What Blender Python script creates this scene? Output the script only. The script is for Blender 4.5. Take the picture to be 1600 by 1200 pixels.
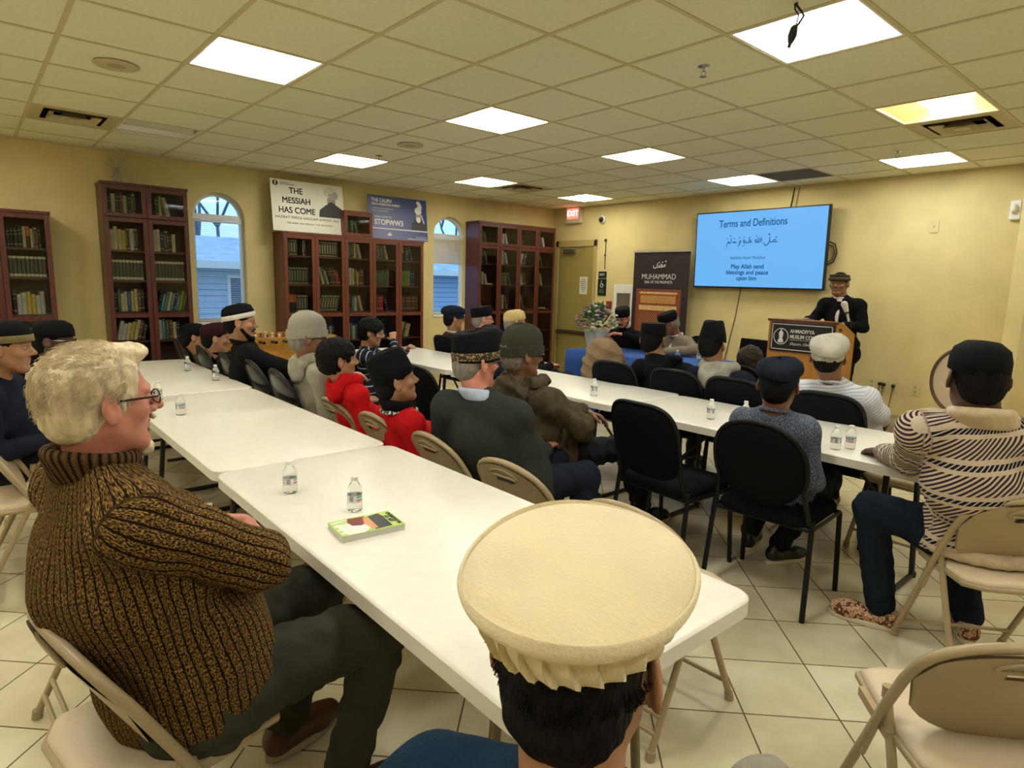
import bpy, bmesh, math, random
import numpy as np
from mathutils import Matrix, Vector
D=bpy.data; SC=bpy.context.scene
for o in list(D.objects): D.objects.remove(o)
COL=SC.collection
R=math.radians
rnd=random.Random(7)
# ------------------------------------------------------------------ camera
YW,PT,RL=.853778,-.160484,.0267274
EYE=np.array([0.,0.,1.5])
def cam_axes():
    cy,sy=math.cos(YW),math.sin(YW); cp,sp=math.cos(PT),math.sin(PT); cr,sr=math.cos(RL),math.sin(RL)
    fw=np.array([-sy*cp,cy*cp,sp]); rt=np.array([cy,sy,0.]); up=np.cross(rt,fw)
    return rt*cr+up*sr,-rt*sr+up*cr,fw
_rt,_up,_fw=cam_axes()
cam=D.cameras.new('camera'); camo=D.objects.new('camera',cam); COL.objects.link(camo)
cam.sensor_width=36; cam.lens=980.7/1600*36; cam.clip_start=.02; cam.clip_end=200
camo.matrix_world=Matrix(((_rt[0],_up[0],-_fw[0],0),(_rt[1],_up[1],-_fw[1],0),(_rt[2],_up[2],-_fw[2],1.5),(0,0,0,1)))
SC.camera=camo
# ------------------------------------------------------------------ world, exposure
SC.view_settings.view_transform='Standard'; SC.view_settings.look='None'; SC.view_settings.gamma=1
SC.view_settings.exposure=1.25
SC.view_settings.use_curve_mapping=False
W=D.worlds.new('world'); SC.world=W; W.use_nodes=True
bg=W.node_tree.nodes['Background']; bg.inputs[0].default_value=(.36,.62,1,1); bg.inputs[1].default_value=.7
LAMP_WARM=(1.0,.80,.42); LAMP_COOL=(.93,.97,.86); LAMP_MID=(1.0,.90,.62)
LAMP_POWER=15.0
# ------------------------------------------------------------------ materials
def mat(name,col,rough=.6,metal=0,spec=.5,var=0,vscale=8,bump=0,bscale=60,emit=None,estr=0,sheen=0,alpha=None,trans=0,stretch=None,coord='Object'):
    m=D.materials.new(name); m.use_nodes=True; nt=m.node_tree; b=nt.nodes['Principled BSDF']
    c=tuple(col)+(1,)
    b.inputs['Base Color'].default_value=c; b.inputs['Roughness'].default_value=rough; b.inputs['Metallic'].default_value=metal
    b.inputs['Specular IOR Level'].default_value=spec
    if sheen: b.inputs['Sheen Weight'].default_value=sheen
    if trans: b.inputs['Transmission Weight'].default_value=trans
    if emit: b.inputs['Emission Color'].default_value=tuple(emit)+(1,); b.inputs['Emission Strength'].default_value=estr
    if var or bump:
        tc=nt.nodes.new('ShaderNodeTexCoord'); mp=nt.nodes.new('ShaderNodeMapping'); nt.links.new(tc.outputs[coord],mp.inputs[0])
        if stretch: mp.inputs['Scale'].default_value=stretch
    if var:
        n=nt.nodes.new('ShaderNodeTexNoise'); n.inputs['Scale'].default_value=vscale; n.inputs['Detail'].default_value=4
        nt.links.new(mp.outputs[0],n.inputs[0])
        r=nt.nodes.new('ShaderNodeValToRGB'); nt.links.new(n.outputs[0],r.inputs[0])
        r.color_ramp.elements[0].position=.3; r.color_ramp.elements[1].position=.7
        r.color_ramp.elements[0].color=tuple(x*(1-var) for x in col)+(1,); r.color_ramp.elements[1].color=tuple(min(1,x*(1+var)) for x in col)+(1,)
        nt.links.new(r.outputs[0],b.inputs['Base Color'])
    if bump:
        n=nt.nodes.new('ShaderNodeTexNoise'); n.inputs['Scale'].default_value=bscale; n.inputs['Detail'].default_value=3
        nt.links.new(mp.outputs[0],n.inputs[0])
        bu=nt.nodes.new('ShaderNodeBump'); bu.inputs['Strength'].default_value=bump; bu.inputs['Distance'].default_value=.01
        nt.links.new(n.outputs[0],bu.inputs['Height']); nt.links.new(bu.outputs[0],b.inputs['Normal'])
    return m
class NT:
    """tiny helper to wire node graphs"""
    def __init__(s,m): s.m=m; s.nt=m.node_tree; s.b=s.nt.nodes['Principled BSDF']
    def n(s,t,**k):
        x=s.nt.nodes.new('ShaderNode'+t)
        for a,v in k.items(): setattr(x,a,v)
        return x
    def l(s,a,b): s.nt.links.new(a,b)
    def put(s,sock,v):
        if isinstance(v,bpy.types.NodeSocket): s.l(v,sock)
        else: sock.default_value=v
    def math(s,op,a,b=0,c=0):
        x=s.n('Math',operation=op); s.put(x.inputs[0],a); s.put(x.inputs[1],b); s.put(x.inputs[2],c); return x.outputs[0]
    def mix(s,f,a,b):
        x=s.n('Mix',data_type='RGBA'); s.put(x.inputs['Factor'],f)
        s.put(x.inputs['A'],tuple(a)+(1,) if isinstance(a,(tuple,list)) else a); s.put(x.inputs['B'],tuple(b)+(1,) if isinstance(b,(tuple,list)) else b); return x.outputs['Result']
    def xyz(s,kind='Object',attr=None):
        if attr:
            a=s.n('Attribute',attribute_name=attr); v=a.outputs['Vector']
        else: v=s.n('TexCoord').outputs[kind]
        q=s.n('SeparateXYZ'); s.l(v,q.inputs[0]); return q.outputs[0],q.outputs[1],q.outputs[2],v
    def noise(s,v,sc,det=3,out=0):
        x=s.n('TexNoise'); s.l(v,x.inputs[0]); x.inputs['Scale'].default_value=sc; x.inputs['Detail'].default_value=det; return x.outputs[out]
    def bump(s,h,st=.3,dist=.005):
        x=s.n('Bump'); x.inputs['Strength'].default_value=st; x.inputs['Distance'].default_value=dist; s.l(h,x.inputs['Height']); s.l(x.outputs[0],s.b.inputs['Normal'])
    def band(s,v,lo,hi):
        return s.math('MULTIPLY',s.math('GREATER_THAN',v,lo),s.math('LESS_THAN',v,hi))
# ------------------------------------------------------------------ mesh builder
def xf(M,p): return (M[:3,:3]@np.asarray(p,float).T).T+M[:3,3]
def T4(loc=(0,0,0),rz=0,rx=0,ry=0,s=1):
    m=np.array(Matrix.Translation(Vector(loc))@Matrix.Rotation(rz,4,'Z')@Matrix.Rotation(rx,4,'X')@Matrix.Rotation(ry,4,'Y'))
    m[:3,:3]*=s; return m
class MB:
    def __init__(s): s.v=[];s.f=[];s.mi=[]
    def add(s,v,f,mi=0,M=None):
        v=np.asarray(v,float)
        if M is not None: v=xf(M,v)
        o=len(s.v); s.v.extend(v.tolist()); s.f.extend([tuple(i+o for i in q) for q in f]); s.mi.extend([mi]*len(f)); return s
    def box(s,a,b,mi=0,M=None):
        x0,y0,z0=a;x1,y1,z1=b
        v=[(x0,y0,z0),(x1,y0,z0),(x1,y1,z0),(x0,y1,z0),(x0,y0,z1),(x1,y0,z1),(x1,y1,z1),(x0,y1,z1)]
        return s.add(v,[(0,3,2,1),(4,5,6,7),(0,1,5,4),(1,2,6,5),(2,3,7,6),(3,0,4,7)],mi,M)
    def prism(s,poly,z0,z1,mi=0,M=None):
        n=len(poly); v=[(x,y,z0) for x,y in poly]+[(x,y,z1) for x,y in poly]
        f=[tuple(range(n-1,-1,-1)),tuple(range(n,2*n))]+[(i,(i+1)%n,(i+1)%n+n,i+n) for i in range(n)]
        return s.add(v,f,mi,M)
    def tube(s,pts,r,seg=10,mi=0,M=None,closed=False,caps=True):
        P=[np.asarray(p,float) for p in pts]; n=len(P); rr=r if hasattr(r,'__len__') else [r]*n
        v=[];f=[]
        up=None
        for i in range(n):
            a=P[(i-1)%n] if (closed or i>0) else P[i]; b=P[(i+1)%n] if (closed or i<n-1) else P[i]
            t=b-a; t/=np.linalg.norm(t)+1e-12
            if up is None:
                up=np.array([0,0,1.]) if abs(t[2])<.9 else np.array([1.,0,0])
            sd=np.cross(t,up); sd/=np.linalg.norm(sd)+1e-12; up=np.cross(sd,t)
            for k in range(seg):
                an=2*math.pi*k/seg; v.append(P[i]+rr[i]*(math.cos(an)*sd+math.sin(an)*up))
        m=n if closed else n-1
        for i in range(m):
            j=(i+1)%n
            for k in range(seg):
                l=(k+1)%seg; f.append((i*seg+k,i*seg+l,j*seg+l,j*seg+k))
        if caps and not closed:
            f.append(tuple(range(seg-1,-1,-1))); f.append(tuple((n-1)*seg+k for k in range(seg)))
        return s.add(v,f,mi,M)
    def lathe(s,prof,seg=32,sx=1,sy=1,mi=0,M=None,fn=None,cap=True):
        v=[];f=[];n=len(prof)
        for i,(r,z) in enumerate(prof):
            for k in range(seg):
                a=2*math.pi*k/seg; x=r*sx*math.cos(a); y=r*sy*math.sin(a); zz=z
                if fn: x,y,zz=fn(x,y,zz,a,i/(n-1))
                v.append((x,y,zz))
        for i in range(n-1):
            for k in range(seg):
                l=(k+1)%seg; f.append((i*seg+k,i*seg+l,(i+1)*seg+l,(i+1)*seg+k))
        if cap: f.append(tuple(range(seg-1,-1,-1))); f.append(tuple((n-1)*seg+k for k in range(seg)))
        return s.add(v,f,mi,M)
    def ball(s,c,r,seg=12,rings=8,mi=0,M=None):
        rr=r if hasattr(r,'__len__') else (r,r,r)
        m=T4(c); 
        v=[];f=[]
        for i in range(rings+1):
            ph=math.pi*i/rings
            for k in range(seg):
                a=2*math.pi*k/seg; v.append((c[0]+rr[0]*math.sin(ph)*math.cos(a),c[1]+rr[1]*math.sin(ph)*math.sin(a),c[2]-rr[2]*math.cos(ph)))
        for i in range(rings):
            for k in range(seg):
                l=(k+1)%seg; f.append((i*seg+k,i*seg+l,(i+1)*seg+l,(i+1)*seg+k))
        return s.add(v,f,mi,M)
    def build(s,name,mats,parent=None,loc=None,smooth=35,bevel=0,rot=None):
        me=D.meshes.new(name); v=np.asarray(s.v,float)
        me.from_pydata([tuple(p) for p in v],[],s.f)
        if not isinstance(mats,(list,tuple)): mats=[mats]
        for m in mats: me.materials.append(m)
        me.polygons.foreach_set('material_index',s.mi)
        if smooth:
            me.shade_smooth(); me.set_sharp_from_angle(angle=R(smooth))
        me.update()
        o=D.objects.new(name,me); COL.objects.link(o)
        if parent: o.parent=parent
        if loc is not None: o.location=loc
        if rot is not None: o.rotation_euler=rot
        if bevel:
            b=o.modifiers.new('bevel','BEVEL'); b.width=bevel; b.segments=2; b.limit_method='ANGLE'; b.angle_limit=R(50)
        return o
def thing(name,label,cat,loc=(0,0,0),rz=0,group=None):
    o=D.objects.new(name,None); COL.objects.link(o); o.location=loc; o.rotation_euler=(0,0,rz); o.empty_display_size=.1
    return tag(o,label,cat,group)
def tag(o,label,cat,group=None,kind=None):
    o['label']=label; o['category']=cat
    if group: o['group']=group
    if kind: o['kind']=kind
    return o
def struct(o): o['kind']='structure'; return o
KIDS={}
def dup(root,loc,rz,label=None,group=None,scale=None):
    r=root.copy(); COL.objects.link(r); r.location=loc; r.rotation_euler=(0,0,rz)
    if label: r['label']=label
    if group: r['group']=group
    for ch in list(root.children):
        c=ch.copy(); COL.objects.link(c); c.parent=r
        for g in ch.children:
            d=g.copy(); COL.objects.link(d); d.parent=c
    return r
def text_mesh(name,txt,size,m,parent,M,align='CENTER',bold=0,sx=1,depth=.0006,shear=0,space=1.0,cw=1.0,heavy=0):
    cu=D.curves.new(name,'FONT'); cu.body=txt; cu.size=size; cu.align_x=align; cu.align_y='CENTER'; cu.extrude=depth; cu.offset=bold; cu.shear=shear; cu.space_line=space; cu.space_character=cw
    t=D.objects.new('tmp',cu); COL.objects.link(t)
    dg=bpy.context.evaluated_depsgraph_get(); dg.update()
    me=D.meshes.new_from_object(t.evaluated_get(dg)); D.objects.remove(t)
    me.name=name; me.materials.clear(); me.materials.append(m)
    if heavy:
        bm=bmesh.new(); bm.from_mesh(me)
        for dx,dy in ((heavy,0),(0,heavy),(heavy,heavy)):
            m2=me.copy(); m2.transform(Matrix.Translation((dx,dy,0))); bm.from_mesh(m2); D.meshes.remove(m2)
        bm.to_mesh(me); bm.free()
    me.transform(Matrix(M.tolist())@Matrix.Diagonal((sx,1,1,1)))
    o=D.objects.new(name,me); COL.objects.link(o); o.parent=parent
    return o
# ================================================================== ROOM
TT=.6096; H=2.725; XL=-7.77; YF=7.62; XR=3.4; YB=-3.6; OX,OY=5.01196,-.80322
def gx(a): return -(a+OX)*TT
def gy(b): return (b-OY)*TT
m_wall=mat('wall_paint',(.68,.57,.27),.85,var=.06,vscale=3,bump=.25,bscale=90)
m_tile=mat('ceiling_tile',(.82,.79,.58),.95,var=.04,vscale=40,bump=.15,bscale=250)
m_grid=mat('ceiling_grid_paint',(.62,.54,.30),.5)
m_base=mat('baseboard_vinyl',(.52,.42,.20),.5)
m_white=mat('white_paint',(.8,.8,.76),.4)
m_black=mat('black_plastic',(.012,.012,.013),.4)
m_chrome=mat('chrome',(.6,.6,.6),.25,metal=1)
# floor: cream ceramic tiles laid diagonally
m_floor=mat('floor_tile',(.6,.5,.3),.25)
g=NT(m_floor); x,y,z,v=g.xyz('Object'); P=.334; s2=math.sqrt(.5)
mp=g.n('Mapping'); g.l(v,mp.inputs[0]); mp.vector_type='POINT'
cx,cy=-.966,1.983
u=g.math('DIVIDE',g.math('ADD',g.math('MULTIPLY',g.math('SUBTRACT',x,cx),s2),g.math('MULTIPLY',g.math('SUBTRACT',y,cy),s2)),P)
w=g.math('DIVIDE',g.math('SUBTRACT',g.math('MULTIPLY',g.math('SUBTRACT',y,cy),s2),g.math('MULTIPLY',g.math('SUBTRACT',x,cx),s2)),P)
def edge(t):
    f=g.math('FRACT',g.math('ADD',t,100.5)); return g.math('LESS_THAN',g.math('ABSOLUTE',g.math('SUBTRACT',f,.5)),.0085)
gr=g.math('MAXIMUM',edge(u),edge(w))
cmb=g.n('CombineXYZ'); g.l(g.math('FLOOR',g.math('ADD',u,100)),cmb.inputs[0]); g.l(g.math('FLOOR',g.math('ADD',w,100)),cmb.inputs[1])
wn=g.n('TexWhiteNoise',noise_dimensions='2D'); g.l(cmb.outputs[0],wn.inputs[0])
nz=g.noise(v,5,5)
mixf=g.math('ADD',g.math('MULTIPLY',nz,.75),g.math('MULTIPLY',wn.outputs[0],.25))
rp=g.n('ValToRGB'); g.l(mixf,rp.inputs[0]); rp.color_ramp.elements[0].position=.33; rp.color_ramp.elements[1].position=.68
rp.color_ramp.elements[0].color=(.56,.49,.31,1); rp.color_ramp.elements[1].color=(.72,.66,.47,1)
g.l(g.mix(gr,rp.outputs[0],(.10,.06,.012)),g.b.inputs['Base Color'])
g.l(g.math('ADD',g.math('MULTIPLY',gr,.5),.28),g.b.inputs['Roughness'])
g.bump(g.math('SUBTRACT',g.math('MULTIPLY',nz,.15),gr),.35,.003)
struct(MB().box((XL-.3,YB-.3,-.1),(XR+.3,YF+.3,0)).build('floor',m_floor,smooth=0))
# ceiling tiles; the cells of lamps, vents and the missing tile are left open
A0,A1,B0,B1=-14,5,-5,13
lamps={(1,1):'warm',(1,4):'cool',(1,7):'warm',(1,10):'warm',(5,4):'mid',(5,7):'warm',(5,10):'warm',(-3,4):'cool',(-3,7):'amber',(-2,10):'cool',
       (5,1):'off',(5,-2):'warm',(1,-2):'warm',(-3,-2):'mid',(-3,1):'mid',(-7,4):'mid',(-7,1):'mid',(-7,-2):'mid',(5,-5):'warm',(1,-5):'mid',(-3,-5):'mid',(-7,7):'mid'}
vents={(5,0):1,(-3,8):1,(5,8):1}; hole=(0,10)
mb=MB()
for a in range(-15,10):
    for b in range(-6,13):
        if (a,b) in lamps or (a,b) in vents or (a,b)==hole: continue
        x0,x1=max(gx(a+1),XL),min(gx(a),XR); y0,y1=max(gy(b),YB),min(gy(b+1),YF)
        if x1-x0<.01 or y1-y0<.01: continue
        mb.add([(x0,y0,H),(x0,y1,H),(x1,y1,H),(x1,y0,H)],[(0,1,2,3)])
struct(mb.build('ceiling',m_tile,smooth=0))
mb=MB()
for a in range(-15,10):
    x=gx(a)
    if XL<x<XR: mb.box((x-.012,YB,H-.004),(x+.012,YF,H+.002))
for b in range(-6,13):
    y=gy(b)
    if YB<y<YF: mb.box((XL,y-.012,H-.0045),(XR,y+.012,H+.002))
mb.box((XL,YB,H-.018),(XL+.02,YF,H-.001)); mb.box((XL,YF-.02,H-.018),(XR,YF,H-.001))
struct(mb.build('trim_1',m_grid,smooth=0))
struct(MB().box((XL-.3,YB-.3,H+.28),(XR+.3,YF+.3,H+.34)).build('trim_2',mat('plenum_dark',(.05,.045,.04),.9),smooth=0))
# left wall with two arched window openings
WIN=[(2.00,2.56,.96,2.14),(5.20,5.77,1.0,2.14)]
def arch(y0,y1,z0,z1,n=16,grow=0):
    yc=(y0+y1)/2; r=(y1-y0)/2+grow
    return [(y0-grow,z0-grow),(y1+grow,z0-grow)]+[(yc+r*math.cos(t),z1+r*math.sin(t)*.98) for t in np.linspace(0,math.pi,n)]
def wall_with_holes():
    mb=MB(); th=.16
    def quad(y0,y1,z0,z1):
        mb.add([(XL,y0,z0),(XL,y1,z0),(XL,y1,z1),(XL,y0,z1)],[(0,1,2,3)])
        mb.add([(XL-th,y0,z0),(XL-th,y1,z0),(XL-th,y1,z1),(XL-th,y0,z1)],[(3,2,1,0)])
    y=YB-.3
    for (y0,y1,z0,z1) in WIN:
        quad(y,y0,0,H+.3); quad(y0,y1,0,z0)
        P=arch(y0,y1,z0,z1,24)[2:]
        top=H+.3
        for i in range(len(P)-1):
            (ya,za),(yb,zb)=P[i],P[i+1]
            for X,fl in ((XL,0),(XL-th,1)):
                q=[(X,yb,zb),(X,ya,za),(X,ya,top),(X,yb,top)]
                mb.add(q if not fl else q[::-1],[(0,1,2,3)])
        O=arch(y0,y1,z0,z1,24)
        for i in range(len(O)):
            a,b=O[i],O[(i+1)%len(O)]
            mb.add([(XL,a[0],a[1]),(XL,b[0],b[1]),(XL-th,b[0],b[1]),(XL-th,a[0],a[1])],[(0,1,2,3)])
        y=y1
    quad(y,YF+.3,0,H+.3)
    return mb
struct(wall_with_holes().build('wall_left',m_wall,smooth=20))
struct(MB().box((XL-.2,YF,0),(XR+.3,YF+.15,H+.3)).build('wall_front',m_wall,smooth=0))
struct(MB().box((XR,YB-.3,0),(XR+.15,YF,H+.3)).build('wall_right',m_wall,smooth=0))
struct(MB().box((XL-.2,YB-.15,0),(XR+.3,YB,H+.3)).build('wall_back',m_wall,smooth=0))
struct(MB().prism([(-1.45,YF),(-1.45,7.42),(-1.30,7.30),(XR,7.30),(XR,YF)],0,H+.01).build('trim_3',m_wall,smooth=0))
struct(MB().box((-6.75,YF-.012,0),(-1.46,YF,.17)).box((-6.75,YF-.018,.165),(-1.46,YF,.18)).build('baseboard_front',m_base,smooth=0))
struct(MB().box((XL,YB,0),(XL+.012,YF,.15)).build('baseboard_left',m_base,smooth=0))
# ---- windows
m_glass=D.materials.new('window_glass'); m_glass.use_nodes=True; nt=m_glass.node_tree; nt.nodes.clear()
o_=nt.nodes.new('ShaderNodeOutputMaterial'); mx=nt.nodes.new('ShaderNodeMixShader'); fr=nt.nodes.new('ShaderNodeFresnel'); fr.inputs[0].default_value=1.5
tr=nt.nodes.new('ShaderNodeBsdfTransparent'); gl=nt.nodes.new('ShaderNodeBsdfGlossy'); gl.inputs['Roughness'].default_value=.02
nt.links.new(fr.outputs[0],mx.inputs[0]); nt.links.new(tr.outputs[0],mx.inputs[1]); nt.links.new(gl.outputs[0],mx.inputs[2]); nt.links.new(mx.outputs[0],o_.inputs[0])
m_blind=mat('blind_vinyl',(.62,.68,.72),.5); m_blind2=mat('blind_beige',(.62,.55,.36),.6)
MYZ=np.array([[0,0,1,0],[1,0,0,0],[0,1,0,0],[0,0,0,1.]])  # (u,v,w)->(x=w,y=u,z=v)
for wi,(y0,y1,z0,z1) in enumerate(WIN):
    w_=D.objects.new('window_%d'%(wi+1),None); COL.objects.link(w_); struct(w_); w_.location=(XL,(y0+y1)/2,z0)
    yc=(y0+y1)/2
    def Y(p): return [(XL-.1-XL+0,p[0]-yc,p[1]-z0)][0]
    fr=MB(); O=arch(y0,y1,z0,z1,24); I=arch(y0+.035,y1-.035,z0+.035,z1,24)
    n=len(O)
    for xx in (-.075,-.125):
        v=[(xx,a-yc,b-z0) for a,b in O]+[(xx,a-yc,b-z0) for a,b in I]
        f=[(i,(i+1)%n,(i+1)%n+n,i+n) for i in range(n)]
        fr.add(v,f if xx==-.075 else [q[::-1] for q in f])
    v=[(-.075,a-yc,b-z0) for a,b in I]+[(-.125,a-yc,b-z0) for a,b in I]
    fr.add(v,[(i,(i+1)%n,(i+1)%n+n,i+n) for i in range(n)])
    fr.box((-.125,y0-yc,z1-z0-.02),(-.06,y1-yc,z1-z0+.035))
    fr.build('window_frame',m_white,w_,smooth=20)
    gm=MB(); gm.add([(-.1,a-yc,b-z0) for a,b in O],[tuple(range(n))]); gm.build('glass_pane',m_glass,w_,smooth=0)
    MB().box((-.16,y0-yc-.01,-.03),(.015,y1-yc+.01,0)).build('window_sill',m_white,w_,smooth=0)
    bl=MB()
    zt=z1-z0-.03
    if wi==0:
        k=0; zz=.05
        while zz<zt-.02:
            bl.add([(-.062,y0-yc+.02,zz+.004),(-.062,y1-yc-.05,zz+.004),(-.043,y1-yc-.05,zz),(-.043,y0-yc+.02,zz)],[(0,1,2,3)]); zz+=.0215
        bl.box((-.068,y0-yc+.02,zt-.025),(-.038,y1-yc-.03,zt))
        bl.build('blind',m_blind,w_,smooth=0)
        MB().tube([(-.04,y1-yc-.04,zt),(-.035,y1-yc-.035,.35)],.004,6).build('blind_wand',m_white,w_)
    else:
        zz=zt-.34
        while zz<zt-.02:
            bl.box((-.066,y0-yc+.02,zz),(-.044,y1-yc-.03,zz+.0065)); zz+=.0085
        bl.box((-.07,y0-yc+.02,zt-.03),(-.038,y1-yc-.03,zt)); bl.box((-.07,y0-yc+.02,zt-.365),(-.038,y1-yc-.03,zt-.34))
        bl.build('blind',m_blind2,w_,smooth=0)
# ---- outside: ground, neighbouring house, bare trees
m_siding=mat('blue_siding',(.20,.33,.50),.7); g=NT(m_siding); x,y,z,v=g.xyz('Object')
g.l(g.mix(g.math('LESS_THAN',g.math('FRACT',g.math('MULTIPLY',z,7)),.18),(.42,.56,.74),(.20,.32,.5)),g.b.inputs['Base Color'])
m_roof=mat('grey_shingles',(.45,.58,.75),.9,var=.25,vscale=3)
struct(MB().box((-60,-25,-.35),(XL-.2,40,-.3)).build('trim_4',mat('lawn',(.14,.2,.14),.95),smooth=0))
hs=thing('neighbour_house','pale blue sided house with grey shingle roof seen through the windows','house',(-16,6,-.3))
MB().box((-3,-14,0),(0,18,2.05)).build('wall',m_siding,hs,smooth=0)
MB().add([(.5,-14.5,1.98),(.5,18.5,1.98),(-3.5,18.5,2.75),(-3.5,-14.5,2.75),(.5,-14.5,2.1),(.5,18.5,2.1),(-3.5,18.5,2.87),(-3.5,-14.5,2.87)],[(0,1,2,3),(7,6,5,4),(0,4,5,1),(1,5,6,2),(2,6,7,3),(3,7,4,0)]).build('roof',m_roof,hs,smooth=0)
MB().box((.48,-14.5,1.94),(.56,18.5,2.10)).build('gutter',m_white,hs,smooth=0)
for q in (-4.6,-1.2,2.5,9.5):
    fm=MB().box((-.01,q,.75),(.04,q+.9,1.8)).build('window',m_white,hs,smooth=0); MB().box((.03,q+.07,.82),(.05,q+.83,1.73)).build('pane',mat('dark_pane',(.05,.12,.22),.1),fm,smooth=0)
m_bark=mat('bark',(.10,.15,.2),.9); m_tw=mat('foliage',(.16,.26,.30),.9)
def tree(x,y,h,seed,lab):
    rn=random.Random(seed); t=MB()
    def br(p,d,l,r,dep):
        q=p+d*l; t.tube([p,(p+q)/2+np.array([rn.uniform(-.05,.05)*l]*3),q],[r,r*.85,r*.65],5,caps=False)
        if dep==0: return
        for k in range(3 if dep>1 else 3):
            nd=d+np.array([rn.uniform(-.75,.75),rn.uniform(-.75,.75),rn.uniform(-.1,.5)]); nd/=np.linalg.norm(nd); br(q,nd,l*rn.uniform(.6,.85),r*.6,dep-1)
    br(np.array([0,0,0.]),np.array([0,0,1.]),h*.28,.11,6)
    tag(t.build('bare_tree',m_bark,loc=(x,y,-.3)),lab,'tree','bare trees behind the neighbouring house')
for i,(x,y,h) in enumerate([(-24,6.3,10),(-25,18.0,10),(-31,9.0,14)]):
    tree(x,y,h,i+3,['bare tree behind the pale blue house, seen through the tall slatted window','bare tree behind the pale blue house, seen through the window with the half-raised blind'][i in (1,)])
# ---- ceiling fixtures
def lampmat(n,c,s): return mat(n,(.8,.8,.8),.5,emit=c,estr=s)
LM={'warm':lampmat('lamp_warm',(1,.94,.78),LAMP_POWER),'cool':lampmat('lamp_cool',(.95,1,.98),LAMP_POWER*1.0),'mid':lampmat('lamp_mid',(1,.97,.88),LAMP_POWER),'amber':lampmat('lamp_amber',(1,.72,.36),LAMP_POWER*.42),'off':mat('lamp_off',(.66,.62,.5),.4)}
m_pan=mat('troffer_white',(.86,.84,.78),.35)
m_pan_y=mat('troffer_cream',(.86,.74,.5),.35)
def troffer_parts(root,kind):
    hs=TT/2-.012; pan=MB(); n=10
    # curved reflector pan sweeping up on both sides of the lens
    for sgn in (-1,1):
        P=[]
        for i in range(n+1):
            t=i/n; xx=hs-(hs-.11)*t; zz=.012+.075*math.sin(t*math.pi/2)
            P.append((sgn*xx,zz))
        for i in range(n):
            q=[(P[i][0],-hs,P[i][1]),(P[i+1][0],-hs,P[i+1][1]),(P[i+1][0],hs,P[i+1][1]),(P[i][0],hs,P[i][1])]
            pan.add(q if sgn>0 else q[::-1],[(0,1,2,3)])
    for sy in (-1,1): pan.add([(-hs,sy*hs,0),(hs,sy*hs,0),(hs,sy*hs,.1),(-hs,sy*hs,.1)],[(0,1,2,3)])
    pan.add([(-hs,-hs,.11),(-hs,hs,.11),(hs,hs,.11),(hs,-hs,.11)],[(0,1,2,3)])
    pan.build('reflector',m_pan if kind!='amber' else m_pan_y,root)
    fr=MB()
    for a,b in (((-hs-.006,-hs-.006,-.002),(hs+.006,-hs+.012,.012)),((-hs-.006,hs-.012,-.002),(hs+.006,hs+.006,.012)),((-hs-.006,-hs,-.002),(-hs+.012,hs,.012)),((hs-.012,-hs,-.002),(hs+.006,hs,.012))): fr.box(a,b)
    fr.build('frame',m_pan,root,smooth=0)
    le=MB(); L=hs-.012; prof=[]
    for i in range(13):
        t=math.pi*i/12; prof.append((.115*math.cos(t),.088-.075*math.sin(t)))
    for i in range(12):
        (xa,za),(xb,zb)=prof[i],prof[i+1]
        le.add([(xa,-L,za),(xb,-L,zb),(xb,L,zb),(xa,L,za)],[(3,2,1,0)])
    le.add([(a,-L,b) for a,b in prof],[tuple(range(13))]); le.add([(a,L,b) for a,b in prof],[tuple(range(12,-1,-1))])
    le.build('diffuser',LM[kind],root,smooth=30)
where={(1,1):'nearest the top left, above the windows side tables',(1,4):'in the middle of the ceiling',(1,7):'over the front table, middle column',(1,10):'right above the wall screen',(5,4):'above the tall central bookcases',
 (5,7):'near the right hand bookcase',(5,10):'by the exit sign',(-3,4):'behind the hanging cable, largest in view',(-3,7):'amber one beside the square air vent',(-2,10):'over the speaker by the front wall',(5,1):'unlit one beside the black slotted vent'}
protos={}
ORDW='zero one two three four five six seven eight nine ten eleven twelve thirteen fourteen fifteen sixteen'.split()
for (a,b),k in lamps.items():
    w=where.get((a,b))
    lab=('square %s ceiling lamp %s'%({'off':'unlit cream','amber':'dim amber'}.get(k,'glowing white'),w)) if w else 'square glowing ceiling lamp out of view, %s'%('grid row %s column %s'%(ORDW[b+6],ORDW[a+8]))
    if k in protos: dup(protos[k],(gx(a+.5),gy(b+.5),H),R(0),lab,'recessed ceiling lamps')
    else:
        r=thing('ceiling_lamp',lab,'ceiling light',(gx(a+.5),gy(b+.5),H),0,'recessed ceiling lamps'); troffer_parts(r,k); protos[k]=r
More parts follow.
